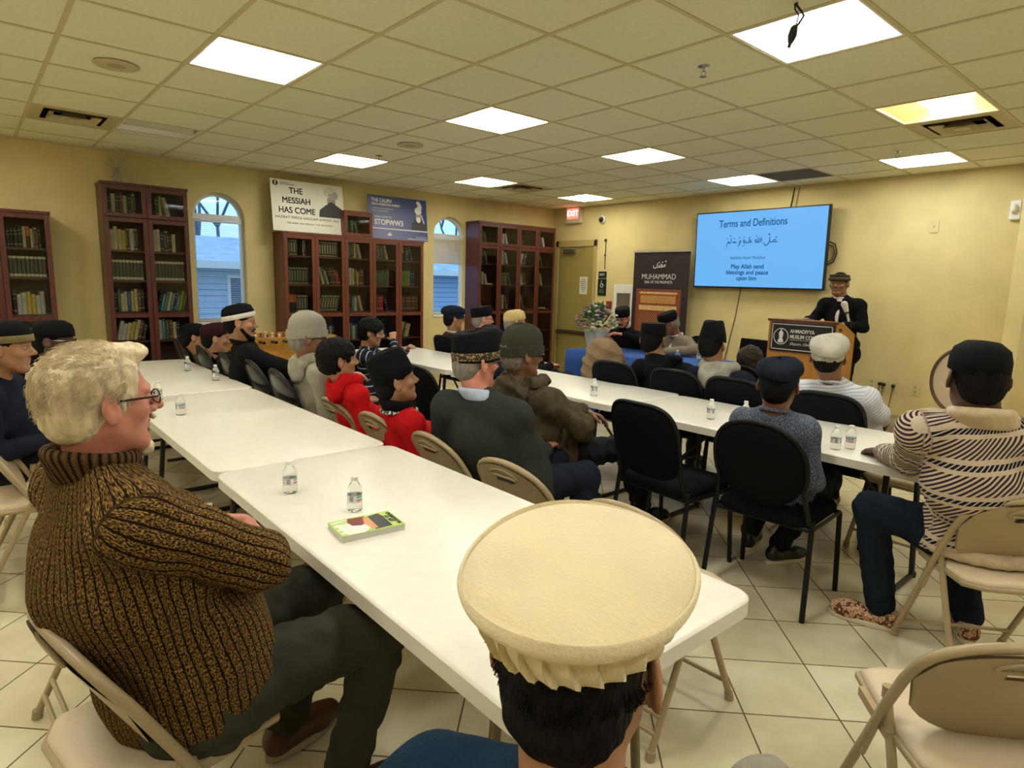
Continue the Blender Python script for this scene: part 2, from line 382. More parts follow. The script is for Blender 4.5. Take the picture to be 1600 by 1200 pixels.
# vents
m_vent=mat('vent_metal',(.55,.47,.27),.5); m_dark=mat('duct_black',(.01,.009,.008),.9)
def vent(a,b,lab):
    r=thing('ceiling_vent',lab,'vent',(gx(a+.5),gy(b+.5),H),0,'ceiling air vents'); hs=TT/2-.012
    f=MB()
    for k,(o,i,z0,z1) in enumerate(((hs,.20,0,.0),(.175,.125,-.012,.02),(.10,.055,-.02,.012))):
        # slanted square rings
        O=[(-o,-o),(o,-o),(o,o),(-o,o)]; I=[(-i,-i),(i,-i),(i,i),(-i,i)]
        v=[(x,y,z0) for x,y in O]+[(x,y,z1) for x,y in I]
        f.add(v,[(j,(j+1)%4,(j+1)%4+4,j+4)[::-1] for j in range(4)])
        f.add([(x,y,z0+.004) for x,y in O]+[(x,y,z1+.004) for x,y in I],[(j,(j+1)%4,(j+1)%4+4,j+4) for j in range(4)])
    f.box((-.05,-.05,-.024),(.05,.05,-.02)); f.build('louvre',m_vent,r,smooth=0)
    MB().box((-.2,-.2,.06),(.2,.2,.07)).box((-.21,-.21,0),(-.2,.21,.07)).box((.2,-.21,0),(.21,.21,.07)).box((-.21,-.21,0),(.21,-.2,.07)).box((-.21,.2,0),(.21,.21,.07)).build('duct',m_dark,r,smooth=0)
vent(5,0,'square beige ceiling air vent with black slots at the top left')
vent(-3,8,'square beige ceiling air vent beside the amber lamp at the top right')
vent(5,8,'small distant ceiling air vent near the right hand bookcase')
tag(MB().box((-.29,-.29,.0),(.29,.29,.012)).build('missing_tile_shade',mat('opening_shade',(.11,.085,.05),.9),loc=(gx(.5),gy(10.5),H),smooth=0),'dark brown sheet standing for shade in the ceiling opening above the wall screen','panel')  # dark sheet painted as the shade inside the missing tile's opening
m_spk=mat('speaker_grille',(.42,.36,.20),.8,bump=.4,bscale=400)
for i,(a,b,l) in enumerate(((2.54,.52,'round ceiling speaker grille at the top left'),(3.53,4.48,'round ceiling speaker grille between the middle lamps'))):
    r=thing('ceiling_speaker',l,'speaker',(gx(a),gy(b),H-.004),0,'round ceiling speakers')
    MB().lathe([(.10,-.006),(.10,0),(.118,0),(.122,-.004),(.114,-.009),(.10,-.008)],36).build('rim',m_vent,r); MB().lathe([(.10,-.004),(.05,-.008),(.001,-.009)],36).build('grille',m_spk,r)
for a,b,l in ((-1.47,4.52,'ceiling sprinkler head nearest, in front of the largest lamp'),(4.66,4.58,'ceiling sprinkler head beside the lamp above the central bookcases'),(-1.46,9.53,'ceiling sprinkler head by the lamp over the speaker')):
    r=thing('sprinkler',l,'sprinkler',(gx(a),gy(b),H),0,'ceiling sprinklers')
    MB().lathe([(.035,0),(.035,-.004),(.02,-.008)],20).tube([(0,0,0),(0,0,-.03)],.008,8).tube([(-.012,0,-.028),(-.014,0,-.045),(0,0,-.055)],.003,6).tube([(.012,0,-.028),(.014,0,-.045),(0,0,-.055)],.003,6).build('body',m_chrome,r); MB().lathe([(.02,-.056),(.02,-.058),(.001,-.058)],16).build('deflector',m_chrome,r)
# hanging cable with black plug
r=thing('hanging_cable','black cables with a plug hanging from the ceiling before the largest lamp','cable',(-1.44,2.83,H)); r.scale=(.6,.6,.52)
q=np.array([0,0,0.])
MB().tube([(0,0,.05),(.0,0,-.02),(.03,.01,-.07),(.05,.02,-.11),(.02,.01,-.17),(.0,0,-.2)],.009,8).tube([(-.02,0,.05),(-.01,0,-.05),(.02,0,-.1),(.01,0,-.17)],.006,8).build('cable',m_black,r)
MB().tube([(0,0,-.17),(-.002,0,-.19),(-.012,0,-.25),(-.02,0,-.29),(-.026,0,-.31)],[.012,.026,.032,.022,.014],12).tube([(-.022,0,-.3),(-.032,0,-.34)],.012,8).build('plug',m_black,r)
# ================================================================== BOOKCASES
m_mah=mat('mahogany',(.085,.018,.010),.35,var=.3,vscale=6,stretch=(8,8,1)); m_mahd=mat('mahogany_dark',(.035,.010,.007),.5,var=.3,vscale=6,stretch=(8,8,1))
m_cherry=mat('cherry_wood',(.13,.033,.012),.35,var=.25,vscale=6,stretch=(8,8,1))
FX=-7.43   # front plane of the cases
def shelf_case(name,label,y0,y1,nb,top,zs,zbase,mid,extra,m,mdk):
    """extra: {bay: top of its raised section}"""
    r=thing(name,label,'bookcase',(XL+.01,y0,0)); X=FX-(XL+.01); w=(y1-y0)/nb; t=.022
    MB().box((0,0,0),(.012,y1-y0,top)).build('back_panel',mdk,r,smooth=0)
    for i in range(nb+1):
        y=min(max(i*w-t/2,0),y1-y0-t); MB().box((0.012,y,0),(X-.02,y+t,top)).build('side_panel',m,r,bevel=.002,smooth=0)
    MB().box((0,-.008,top),(X,y1-y0+.008,top+.028)).build('top_panel',m,r,bevel=.002,smooth=0)
    MB().box((0.012,t,0),(X-.03,y1-y0-t,.08)).build('plinth',mdk,r,smooth=0)
    for i in range(nb):
        ya,yb=i*w+t/2+.003,(i+1)*w-t/2-.003
        for z in zs:
            if z<top-.1: MB().box((.012,ya,z-.02),(X-.035,yb,z)).build('shelf',m,r,smooth=0)
    def door(ya,yb,za,zb,cross=None):
        d=MB(); s=.042; xa,xb=X-.022,X
        d.box((xa,ya,za),(xb,ya+s,zb)).box((xa,yb-s,za),(xb,yb,zb)).box((xa,ya+s,za),(xb,yb-s,za+s)).box((xa,ya+s,zb-s),(xb,yb-s,zb))
        if cross: d.box((xa,ya+s,cross-s/2),(xb,yb-s,cross+s/2))
        o=d.build('door',m,r,bevel=.002,smooth=0)
        MB().add([(X-.01,ya+s,za+s),(X-.01,yb-s,za+s),(X-.01,yb-s,zb-s),(X-.01,ya+s,zb-s)],[(0,1,2,3)]).build('glass_pane',m_cglass,o,smooth=0)
        return o
    for i in range(nb):
        ya,yb=i*w+.002,(i+1)*w-.002
        if zbase: door(ya,yb,.085,zbase-.003,mid); door(ya,yb,zbase+.003,top-.003)
        else: door(ya,yb,.085,top-.003,mid)
    for bay,zt in extra.items():
        ya,yb=bay*w,(bay+1)*w; za=top+.03
        c=MB().box((0,ya,za),(X-.025,ya+.02,zt)).box((0,yb-.02,za),(X-.025,yb,zt)).box((0,ya,zt),(X,yb,zt+.02)).box((0,ya+.02,za),(X-.03,yb-.02,za+.015)).box((0,ya+.02,za),(.012,yb-.02,zt))
        c.build('upper_cabinet',m,r,smooth=0,bevel=.002); door(ya,yb,za,zt)
    return r
m_cglass=D.materials.new('case_glass'); m_cglass.use_nodes=True; nt=m_cglass.node_tree; nt.nodes.clear()
o_=nt.nodes.new('ShaderNodeOutputMaterial'); mx=nt.nodes.new('ShaderNodeMixShader'); fr=nt.nodes.new('ShaderNodeFresnel'); fr.inputs[0].default_value=1.45
tr=nt.nodes.new('ShaderNodeBsdfTransparent'); tr.inputs[0].default_value=(.93,.94,.9,1); gl=nt.nodes.new('ShaderNodeBsdfGlossy'); gl.inputs['Roughness'].default_value=.03
nt.links.new(fr.outputs[0],mx.inputs[0]); nt.links.new(tr.outputs[0],mx.inputs[1]); nt.links.new(gl.outputs[0],mx.inputs[2]); nt.links.new(mx.outputs[0],o_.inputs[0])
ZA=[.08,.42,.80,1.10,1.42,1.72,2.08]; ZB=[.08,.40,.72,1.08,1.41,1.75]; ZC=[.08,.42,.75,1.09,1.46,1.77,2.06]
shelf_case('bookcase','tall dark bookcase of two glazed bays with glass vase on top',1.10,1.87,2,2.35,ZA,2.04,1.06,{},m_mah,m_mahd)
shelf_case('bookcase','reddish bookcase of five glazed bays with one raised cabinet, under the two posters',2.88,4.81,5,1.99,ZB,None,1.04,{2:2.31},m_cherry,m_mahd)
shelf_case('bookcase','dark bookcase of four glazed bays in the corner beside the door',5.77,7.33,4,2.35,ZC,2.03,1.04,{},m_mah,m_mahd)
shelf_case('bookcase','lower dark bookcase at the far left edge of the photo',-.10,.67,2,2.01,[.08,.42,.75,1.08,1.43,1.70],None,1.04,{},m_mah,m_mahd)
# ------------------------------------------------------------------ books
BC={'D':((.030,.034,.022),(.42,.38,.22)),'W':((.085,.085,.062),(.62,.60,.46)),'C':((.55,.50,.30),(.2,.15,.05)),'Y':((.55,.42,.07),(.3,.2,.05)),'B':((.03,.10,.32),(.5,.5,.5)),
 'O':((.62,.15,.04),(.02,.02,.02)),'R':((.5,.02,.02),(.5,.4,.3)),'G':((.07,.12,.06),(.3,.32,.15)),'L':((.22,.33,.03),(.05,.12,.02)),'T':((.07,.20,.26),(.5,.55,.5)),'P':((.16,.07,.03),(.45,.35,.18)),
 'S':((.52,.52,.46),(.2,.2,.2)),'K':((.015,.016,.018),(.3,.28,.18)),'N':((.02,.03,.09),(.3,.3,.35))}
NAME={'D':'dark cream-banded book','W':'grey pale-banded book','C':'cream book','Y':'yellow book','B':'blue book','O':'orange-black book','R':'red book','G':'green book','L':'lime book','T':'teal book','P':'brown gold-lined book','S':'silvery book','K':'black book','N':'navy book'}
BM={}
for k,(c,a) in BC.items():
    m=mat('book_cover_'+NAME[k].split()[0],c,.5); g=NT(m); x,y,z,v=g.xyz('Generated')
    if k=='W': f=g.math('MAXIMUM',g.band(z,.02,.14),g.band(z,.86,.97))
    elif k=='D': f=g.math('MAXIMUM',g.math('MAXIMUM',g.band(z,.04,.10),g.band(z,.88,.95)),g.math('MULTIPLY',g.band(z,.2,.8),g.math('GREATER_THAN',g.math('ABSOLUTE',g.math('SUBTRACT',y,.5)),.28)))
    elif k=='O': f=g.math('LESS_THAN',z,.55)
    elif k in 'KNPR': f=g.math('MAXIMUM',g.band(z,.12,.17),g.math('MAXIMUM',g.band(z,.8,.84),g.band(z,.62,.66)))
    else:
        nz=g.noise(v,9,3); f=g.math('MULTIPLY',g.band(z,.3,.85),g.math('GREATER_THAN',g.math('ABSOLUTE',g.math('SUBTRACT',g.math('FRACT',g.math('MULTIPLY',z,11)),.5)),.36)); f=g.math('MULTIPLY',f,g.band(y,.25,.75))
    f=g.math('MULTIPLY',f,g.math('GREATER_THAN',x,.93)); g.l(g.mix(f,c,a),g.b.inputs['Base Color']); BM[k]=m
m_page=mat('book_pages',(.62,.56,.38),.9)
BMESH={}
def book_mesh(k):
    if k in BMESH: return BMESH[k]
    b=MB(); # unit book: x depth 0..1 spine at +x, y 0..1 thickness, z 0..1
    pr=[(0,0),(.95,0),(.985,.12),(1,.35),(1,.65),(.985,.88),(.95,1),(0,1),(0,.92),(.93,.92),(.93,.08),(0,.08)]
    b.prism(pr,0,1,0); b.box((.012,.08,.015),(.94,.92,.985),1)
    me=b.build('book_proto',[BM[k],m_page],smooth=30); m=me.data; D.objects.remove(me); m.name='book'; BMESH[k]=m; return m
nbook=0; used={}
ORD=['first','second','third','fourth','fifth','sixth','seventh','eighth','ninth','tenth','eleventh','twelfth']
def shelf_row(s,ya,yb,z,hmax,where,lean=0,rowname=''):
    global nbook
    n=len(s); wid=yb-ya; y=ya+.006; unit=wid/max(n,8.5)
    cnt=0
    from collections import Counter
    cc=Counter(s)
    for i,ch in enumerate(s):
        if ch=='_': y+=unit; continue
        th=unit*(.93 if ch in 'DWLP' else rnd.uniform(.72,.98)); 
        if len(s)<8 and ch not in 'DWLP': th=min(unit*1.0,.042)
        h=(hmax*(.93 if ch in 'DWLOP' else rnd.uniform(.76,1.0))); dp=.17 if ch in 'DW' else rnd.uniform(.14,.19)
        o=D.objects.new('book',book_mesh(ch)); COL.objects.link(o)
        o.scale=(dp,th,h); an=lean
        if an==0 and n<7 and i==n-1 and wid-(y-ya)>.12: an=R(-14)
        x=FX-.045-.02-dp-(.0 if ch in 'DW' else rnd.uniform(0,.02))
        o.rotation_euler=(-an,0,0) if an else (0,0,0)
        zz=z+.0006
        if an>0: yy=y; 
        elif an<0: yy=y+math.sin(-an)*0; zz=z+.0006+0
        # leaning: rotate about x so the top tips along y
        if an>0:   # tips towards +y, stands on its +y lower corner
            zz=z+.0008+math.sin(an)*th; o.location=(x,y,zz)
        elif an<0:
            o.location=(x,y+math.sin(-an)*h,z+.0008)
        else: o.location=(x,y,zz)
        y+=th/ max(.6,math.cos(an)) + (0.0012 if not an else .002)
        cnt+=1; nbook+=1
        if cc[ch]>=4 and ch in 'DWLPG':
            lab='%s, alike set, %s'%(NAME[ch],where); grp='alike %ss, %s'%(NAME[ch],where)
        else:
            if cc[ch]==1: lab='only %s, %s'%(NAME[ch],where)
            else: lab='%s, %s from left, %s'%(NAME[ch],ORD[cnt-1],where)
            grp='books on %s'%where
        tag(o,lab,'book',grp)
def fill(y0,y1,nb,rows,bays,casename,baynames,rownames):
    w=(y1-y0)/nb
    for bi,col in enumerate(bays):
        for ri,s in enumerate(col):
            if not s: continue
            lean=0
            if s[0]=='/': lean=R(13); s=s[1:]
            if s[0]=='\\': lean=R(-16); s=s[1:]
            z,hm=rows[ri]; shelf_row(s,y0+bi*w+.046,y0+(bi+1)*w-.046,z,hm,'%s shelf, %s of %s'%(rownames[ri],baynames[bi],casename),lean)
RN=['top','second','third','fourth','fifth','lowest']
fill(1.10,1.87,2,[(2.08,.22),(1.72,.24),(1.42,.22),(1.10,.23),(.80,.22)],[["KCKPCKD","CCCYDSD","WWWWWWWWW","KGCCBYCPK","/SSCYCPK"],["_KLC","SCNDKC","WWWWWWWWW","/KTTCTKTLG","STGPCK"]],'two-bay bookcase',['left bay','right bay'],RN)
fill(2.88,4.81,5,[(1.75,.20),(1.41,.22),(1.08,.22),(.72,.22),(.40,.2)],[["PDDD__D","DDDDDDDD","KOOODDDD","KKPK",""],["DDDDDDDD","\\CGCKPPR","/DDDDDDD","KKGKSK",""],["SGDCC","SSCPYPP","RKTCC","SGSGK",""],["DPDGC","CGGGGGGG","PPRRK","\\SCSK","_GPG"],["PO_NN","LLLLLNN","PPPPPPPPP","/CPYC",""]],'five-bay bookcase',['first bay','second bay','middle bay','fourth bay','last bay'],RN)
shelf_row('C_GG',2.88+2*.386+.046,2.88+3*.386-.046,2.04,.2,'raised cabinet of five-bay bookcase')
fill(5.77,7.33,4,[(2.06,.2),(1.77,.22),(1.46,.2),(1.09,.23),(.75,.2)],[["CGG","GDKG","KGSC","S",""],["PPSS","PCSS","KDDDDD","GKCP",""],["K","/_SKN","\\CSPK","KCP",""],["___S","PPK","PSC","",""]],'corner bookcase',['first bay','second bay','third bay','last bay'],RN)
fill(-.10,.67,2,[(1.70,.21),(1.43,.21),(1.08,.23),(.75,.2)],[["KKKKCK","","",""],["KKKKCOCDK","WWWWWWWWW","KSSYYSS","KSSS"]],'lower left-edge bookcase',['left bay','right bay'],RN)
for y,l in ((6.02,'pinkish book lying flat on the third shelf of the corner bookcase'),(7.15,'pale papers lying flat in the bay next the door')):
    o=MB().box((-.08,-.07,0),(.08,.07,.018)).build('lying_book',m_page,loc=(FX-.15,y,1.4608 if y<7 else 1.0908)); tag(o,l,'book')
# vase with dried flowers on the tall case
r=thing('flower_vase','small glass vase with dried cream flowers on top of the two-bay bookcase','vase',(-7.6,1.27,2.378))
m_vg=mat('clear_glass',(.75,.75,.6),.08,trans=.8)
MB().lathe([(.03,0),(.045,.02),(.05,.06),(.03,.1),(.022,.14),(.03,.16)],20,cap=False).build('vase',m_vg,r)
fm=MB()
for i in range(26):
    a=rnd.uniform(0,6.28); q=rnd.uniform(.02,.12); h=rnd.uniform(.17,.34)
    p=(q*math.cos(a),q*math.sin(a),h); fm.tube([(0,0,.05),(p[0]*.4,p[1]*.4,h*.7),p],.0018,4); fm.ball(p,.012,6,4)
    for k in range(3): fm.ball((p[0]+rnd.uniform(-.02,.02),p[1]+rnd.uniform(-.02,.02),p[2]+rnd.uniform(-.015,.02)),.006,5,4)
fm.build('dried_flowers',mat('dried_flower',(.6,.52,.3),.9),r)
# ================================================================== POSTERS on the cases
def TX(o,u,v,n): # basis matrix: local x->u, y->v, z->n at origin o
    m=np.eye(4); m[:3,0]=u;m[:3,1]=v;m[:3,2]=n;m[:3,3]=o; return m
m_ink=mat('ink_black',(.015,.015,.018),.6); m_paperw=mat('poster_white',(.68,.67,.54),.5); m_wt=mat('letter_white',(.75,.75,.72),.5)
U=(0,1,0);V=(0,0,1);N_=(1,0,0)
# white poster: y 2.79..3.70, z 2.04..2.60 leaning
def place_poster(name,label,x,y0,z0,w,h,m,lean,yr=0):
    r=thing(name,label,'poster',(x,y0,z0)); r.rotation_euler=(0,-lean,yr)
    MB().box((-.008,0,0),(0,w,h)).build('board',m,r,smooth=0); return r
p=place_poster('poster','white poster reading THE MESSIAH HAS COME with a bearded turbaned portrait',-7.52,2.80,2.03,.905,.60,m_paperw,R(7))
def PT_(y,z,k=.002): return TX((k,y,z),U,V,N_)
for i,(t,z,s) in enumerate((('THE',.475,.098),('MESSIAH',.36,.098),('HAS COME',.245,.098))):
    text_mesh('headline',t,s,m_ink,p,PT_(.30,z),heavy=.0035,sx=.93)
text_mesh('name_line','HAZRAT MIRZA GHULAM AHMAD (AS)',.042,m_ink,p,PT_(.43,.163),cw=1.1,sx=1.0)
text_mesh('small_line','THE IMAM  THE MESSIAH  THE REFORMER',.026,m_ink,p,PT_(.45,.098),cw=1.2)
text_mesh('emblem_text','AHMADIYYA\nMUSLIM COMMUNITY',.018,m_ink,p,PT_(.115,.555),align='LEFT')
MB().lathe([(.032,0),(.032,.001),(.001,.001)],28,M=PT_(.06,.555,.0005)).build('emblem',m_ink,p); MB().box((-.006,-.02,.0015),(.006,.015,.0025),M=PT_(.06,.555,.0)).ball((0,.014,.002),(.009,.011,.001),M=PT_(.06,.555,0)).build('emblem_tower',m_paperw,p)
def disc(mb,cy,cz,ry,rz,k,mi=0,M=None,n=24,a0=0,a1=2*math.pi):
    v=[(k,cy+ry*math.cos(t),cz+rz*math.sin(t)) for t in np.linspace(a0,a1,n,endpoint=(a1-a0)<6)]; mb.add(v,[tuple(range(len(v)))],mi,M)
mg1=mat('print_dark',(.04,.035,.035),.6); mg2=mat('print_grey',(.36,.34,.30),.6); mg3=mat('print_pale',(.58,.56,.48),.6); mskin=mat('print_skin',(.36,.28,.22),.6)
pb=MB(); 
pb.add([(.0012,.60,.15),(.0012,.89,.15),(.0012,.87,.25),(.0012,.80,.30),(.0012,.69,.30),(.0012,.61,.23)],[tuple(range(6))],0)
disc(pb,.745,.335,.048,.075,.002,3); disc(pb,.745,.27,.052,.065,.0026,0); disc(pb,.735,.44,.075,.06,.0022,2); disc(pb,.77,.41,.055,.05,.0024,1); disc(pb,.73,.46,.05,.03,.0027,2)
disc(pb,.729,.352,.009,.004,.003,0); disc(pb,.763,.352,.009,.004,.003,0); disc(pb,.746,.312,.024,.009,.0032,0)
pb.v=[(a,.745+(b-.745)*1.18,.20+(c-.15)*1.05) for a,b,c in pb.v]; pb.build('portrait',[mg1,mg2,mg3,mskin],p,smooth=0)
# dark strip of a second poster beneath, reading the web address
p=place_poster('poster','dark poster strip with a web address showing under the white poster',-7.535,2.93,1.985,.80,.28,mat('poster_dark',(.03,.035,.05),.5),R(7))
text_mesh('web_address','WWW.MUSLIMSFORPEACE.ORG',.047,m_wt,p,PT_(.40,.028),cw=1.05,bold=.001)
# blue poster
m_blue=mat('poster_blue',(.03,.07,.25),.45); g=NT(m_blue); x,y,z,v=g.xyz('Generated')
rp=g.n('ValToRGB'); g.l(g.math('ADD',g.math('MULTIPLY',y,.6),g.math('MULTIPLY',z,.5)),rp.inputs[0]); rp.color_ramp.elements[0].color=(.20,.22,.42,1); rp.color_ramp.elements[1].color=(.012,.035,.16,1); rp.color_ramp.elements[1].position=.8
g.l(rp.outputs[0],g.b.inputs['Base Color'])
p=place_poster('poster','blue poster reading THE CALIPH and STOPWW3 with a man in a white turban',-7.62,4.10,2.03,.905,.565,m_blue,R(6))
for t,y,z,s,b in (('THE CALIPH',.05,.50,.062,.002),('MIRZA MASROOR AHMAD',.05,.45,.040,.001),('LEADER OF THE AHMADIYYA',.06,.395,.026,0),('MUSLIM COMMUNITY',.06,.362,.026,0),('LEARN HOW TO',.08,.285,.038,0),('STOPWW3',.08,.215,.098,.003)):
    text_mesh('headline',t,s,m_wt,p,PT_(y,z),align='LEFT',bold=b,sx=.9)
MB().box((.0,.0,.128),(.002,.905,.142)).box((0,.58,.02),(.002,.9,.026)).build('white_rule',m_wt,p,smooth=0)
text_mesh('small_line','www.stopww3.com',.022,m_wt,p,PT_(.80,.05))
pb=MB(); pb.add([(.001,.64,.143),(.001,.895,.143),(.001,.87,.25),(.001,.80,.29),(.001,.72,.29),(.001,.66,.24)],[tuple(range(6))],0)
disc(pb,.765,.33,.042,.062,.0018,3); disc(pb,.765,.292,.036,.04,.0022,2); disc(pb,.765,.41,.055,.05,.0024,2); disc(pb,.79,.47,.035,.055,.0024,2); disc(pb,.77,.52,.03,.025,.0026,2)
pb.add([(.0019,.80,.37),(.0019,.82,.36),(.0019,.86,.25),(.0019,.85,.24)],[(0,1,2,3)],2)
disc(pb,.752,.345,.007,.004,.003,0); disc(pb,.78,.345,.007,.004,.003,0)
pb.build('portrait',[mg1,mg2,m_wt,mskin],p,smooth=0)
pb=MB(); disc(pb,.30,.06,.03,.02,.0015,a1=math.pi); pb.add([(.0015,.295,.08),(.0015,.305,.08),(.0015,.30,.11)],[(0,1,2)]); pb.box((0,.268,.045),(.0015,.332,.06)); pb.build('dome_mark',m_wt,p,smooth=0)
# ================================================================== FRONT WALL
# door
m_door=mat('door_paint',(.33,.26,.075),.5,var=.05,vscale=3); m_frame=mat('door_frame_paint',(.45,.36,.13),.5)
d=D.objects.new('door_1',None); COL.objects.link(d); struct(d); d.location=(-7.22,YF,0)
MB().box((-.39,-.012,.01),(.39,.02,2.1)).build('door_panel',m_door,d,smooth=0)
MB().box((-.45,-.03,0),(-.39,.02,2.2)).box((.39,-.03,0),(.44,.02,2.2)).box((-.45,-.03,2.1),(.44,.02,2.2)).build('door_frame',m_frame,d,smooth=0,bevel=.003)
MB().box((-.25,-.07,2.0),(.0,-.012,2.06)).tube([(-.05,-.05,2.04),(.05,-.16,2.05),(.22,-.05,2.08)],.009,8).build('door_closer',mat('closer_metal',(.2,.18,.14),.4,metal=.6),d,smooth=0)
MB().box((-.36,-.05,.68),(.36,-.012,.74)).tube([(-.34,-.075,.71),(.30,-.075,.71)],.02,12).build('push_bar',mat('push_bar_dark',(.05,.035,.02),.4),d)
pp=thing('door_notice','white paper notice taped on the tan door','notice',(-7.03,YF-.014,1.48))
MB().box((-.085,-.001,-.14),(.085,0,.14)).build('sheet',m_paperw,pp,smooth=0)
MX=lambda x,y,z: TX((x,y,z),(1,0,0),(0,0,1),(0,-1,0))
text_mesh('notice_text','Notice\nPlease keep\nthis door\nclosed at\nall times\nThank\nyou',.03,m_ink,pp,MX(0,-.002,0))
def sign(name,label,x,z,w,h,m,cat='sign',dep=.012):
    r=thing(name,label,cat,(x,YF,z)); MB().box((-w/2,-dep,-h/2),(w/2,-.0005,h/2)).build('plate',m,r,smooth=0,bevel=.002); return r
m_sgn=mat('sign_dark_green',(.012,.02,.015),.5)
s=sign('room_sign','small black wall sign with white letters right of the door',-6.64,1.655,.16,.10,m_sgn); text_mesh('sign_text','EXIT',.05,m_wt,s,MX(0,-.0135,0))
s=sign('accessible_sign','black wall sign with a white wheelchair symbol right of the door',-6.64,1.46,.17,.26,m_sgn)
w=MB(); M=MX(0,-.0135,.05)
w.tube([(.03*math.cos(t),.028*math.sin(t)-.02,0) for t in np.linspace(R(110),R(390),16)],.004,6,M=M); w.ball((-.012,.045,0),(.009,.009,.002),M=M); w.tube([(-.01,.03,0),(-.006,0,0),(.018,0,0),(.03,-.03,0)],.0045,6,M=M); w.build('wheelchair_symbol',m_wt,s)
text_mesh('sign_text','EXIT\nROUTE',.034,mat('sign_lime',(.3,.45,.1),.5),s,MX(0,-.0135,-.06)); 
# exit sign
r=thing('exit_sign','lit white exit sign with red letters above the door','sign',(-7.28,YF,2.60))
MB().box((-.17,-.07,-.13),(.17,0,.13)).build('housing',mat('sign_housing',(.62,.56,.40),.4),r,smooth=0,bevel=.008)
MB().box((-.12,-.074,-.06),(.12,-.0705,.10)).build('lit_panel',mat('red_glow',(.8,.1,.08),.4,emit=(1,.12,.09),estr=1.2),r,smooth=0)
text_mesh('exit_letters','EXIT',.12,mat('exit_letter',(1,.5,.45),.4,emit=(1,.55,.5),estr=1.6),r,MX(0,-.0755,.02),bold=.002)
# dome camera
r=thing('security_camera','small white dome camera with cord high on the wall right of the exit sign','camera',(-6.68,YF,2.50))
MB().lathe([(.06,0),(.06,.03),(.045,.05)],24,M=TX((0,0,0),(1,0,0),(0,0,1),(0,-1,0))).build('base',m_white,r); MB().ball((0,-.05,-.005),.042,16,10).build('dome',m_black,r)
MB().tube([(0,-.02,.05),(-.02,-.01,.15),(-.01,-.01,.22)],.004,6).build('cord',m_white,r)
# conduit on wall beside signs
tag(MB().tube([(0,0,0),(0,0,.45)],.006,6).box((-.015,-.02,.42),(.015,.0,.46)).box((-.01,-.015,.2),(.01,0,.23)).build('wall_cable',m_black,loc=(-6.60,YF-.01,1.74)),'thin dark cable running up the wall above the door signs','cable')
# extinguisher cabinet
r=thing('extinguisher_cabinet','white framed glass fire extinguisher cabinet behind the first panelist','cabinet',(-6.17,YF,1.13))
c=MB(); 
for a,b in (((-.19,-.05,-.38),(-.13,0,.38)),((.13,-.05,-.38),(.19,0,.38)),((-.13,-.05,-.38),(.13,0,-.32)),((-.13,-.05,.25),(.13,0,.38))): c.box(a,b)
c.build('frame',m_white,r,smooth=0,bevel=.004); MB().box((-.13,-.012,-.32),(.13,-.004,.25)).build('back',mat('cab_inside',(.4,.38,.28),.6),r,smooth=0)
MB().add([(-.13,-.035,-.32),(.13,-.035,-.32),(.13,-.035,.25),(-.13,-.035,.25)],[(0,1,2,3)]).build('glass_pane',m_cglass,r,smooth=0)
tag(MB().box((-.04,-.04,-.06),(.04,0,.06)).box((-.03,-.05,-.01),(.03,-.04,.015)).build('fire_alarm',mat('alarm_red',(.35,.02,.02),.4),loc=(-6.47,YF,1.19),smooth=0,bevel=.004),'red fire alarm pull station by the flowers','alarm')
# TV
r=thing('wall_screen','large wall screen showing Terms and Definitions on a light blue slide','screen',(-4.06,YF-.10,1.985)); r.rotation_euler=(R(2),0,0)
TW,TH=.865,.485
MB().box((-TW,-.02,-TH),(TW,.035,TH)).build('bezel',m_black,r,smooth=0,bevel=.006); MB().box((-.25,.035,-.2),(.25,.095,.2)).build('wall_mount',m_black,r,smooth=0)
m_scr=mat('screen_glow',(.01,.01,.01),.35,spec=.2,emit=(.062,.195,.38),estr=1.0)
MB().box((-TW+.018,-.0225,-TH+.022),(TW-.018,-.0205,TH-.015)).build('display',m_scr,r,smooth=0)
m_tx=mat('slide_text',(.0,.005,.02),.6,spec=.1,emit=(.003,.035,.10),estr=1.0)
SY=-.0235
text_mesh('slide_title','Terms and Definitions',.128,m_tx,r,MX(-.07,SY,.325),sx=.78,bold=.0015)
text_mesh('slide_transliteration','Sallallahu Alayhi Wasallam',.05,m_tx,r,MX(-.10,SY,-.10),sx=.9)
text_mesh('slide_meaning','May Allah send\nblessings and peace\nupon him',.077,m_tx,r,MX(-.10,SY,-.285),heavy=.003,space=.95,sx=.95)
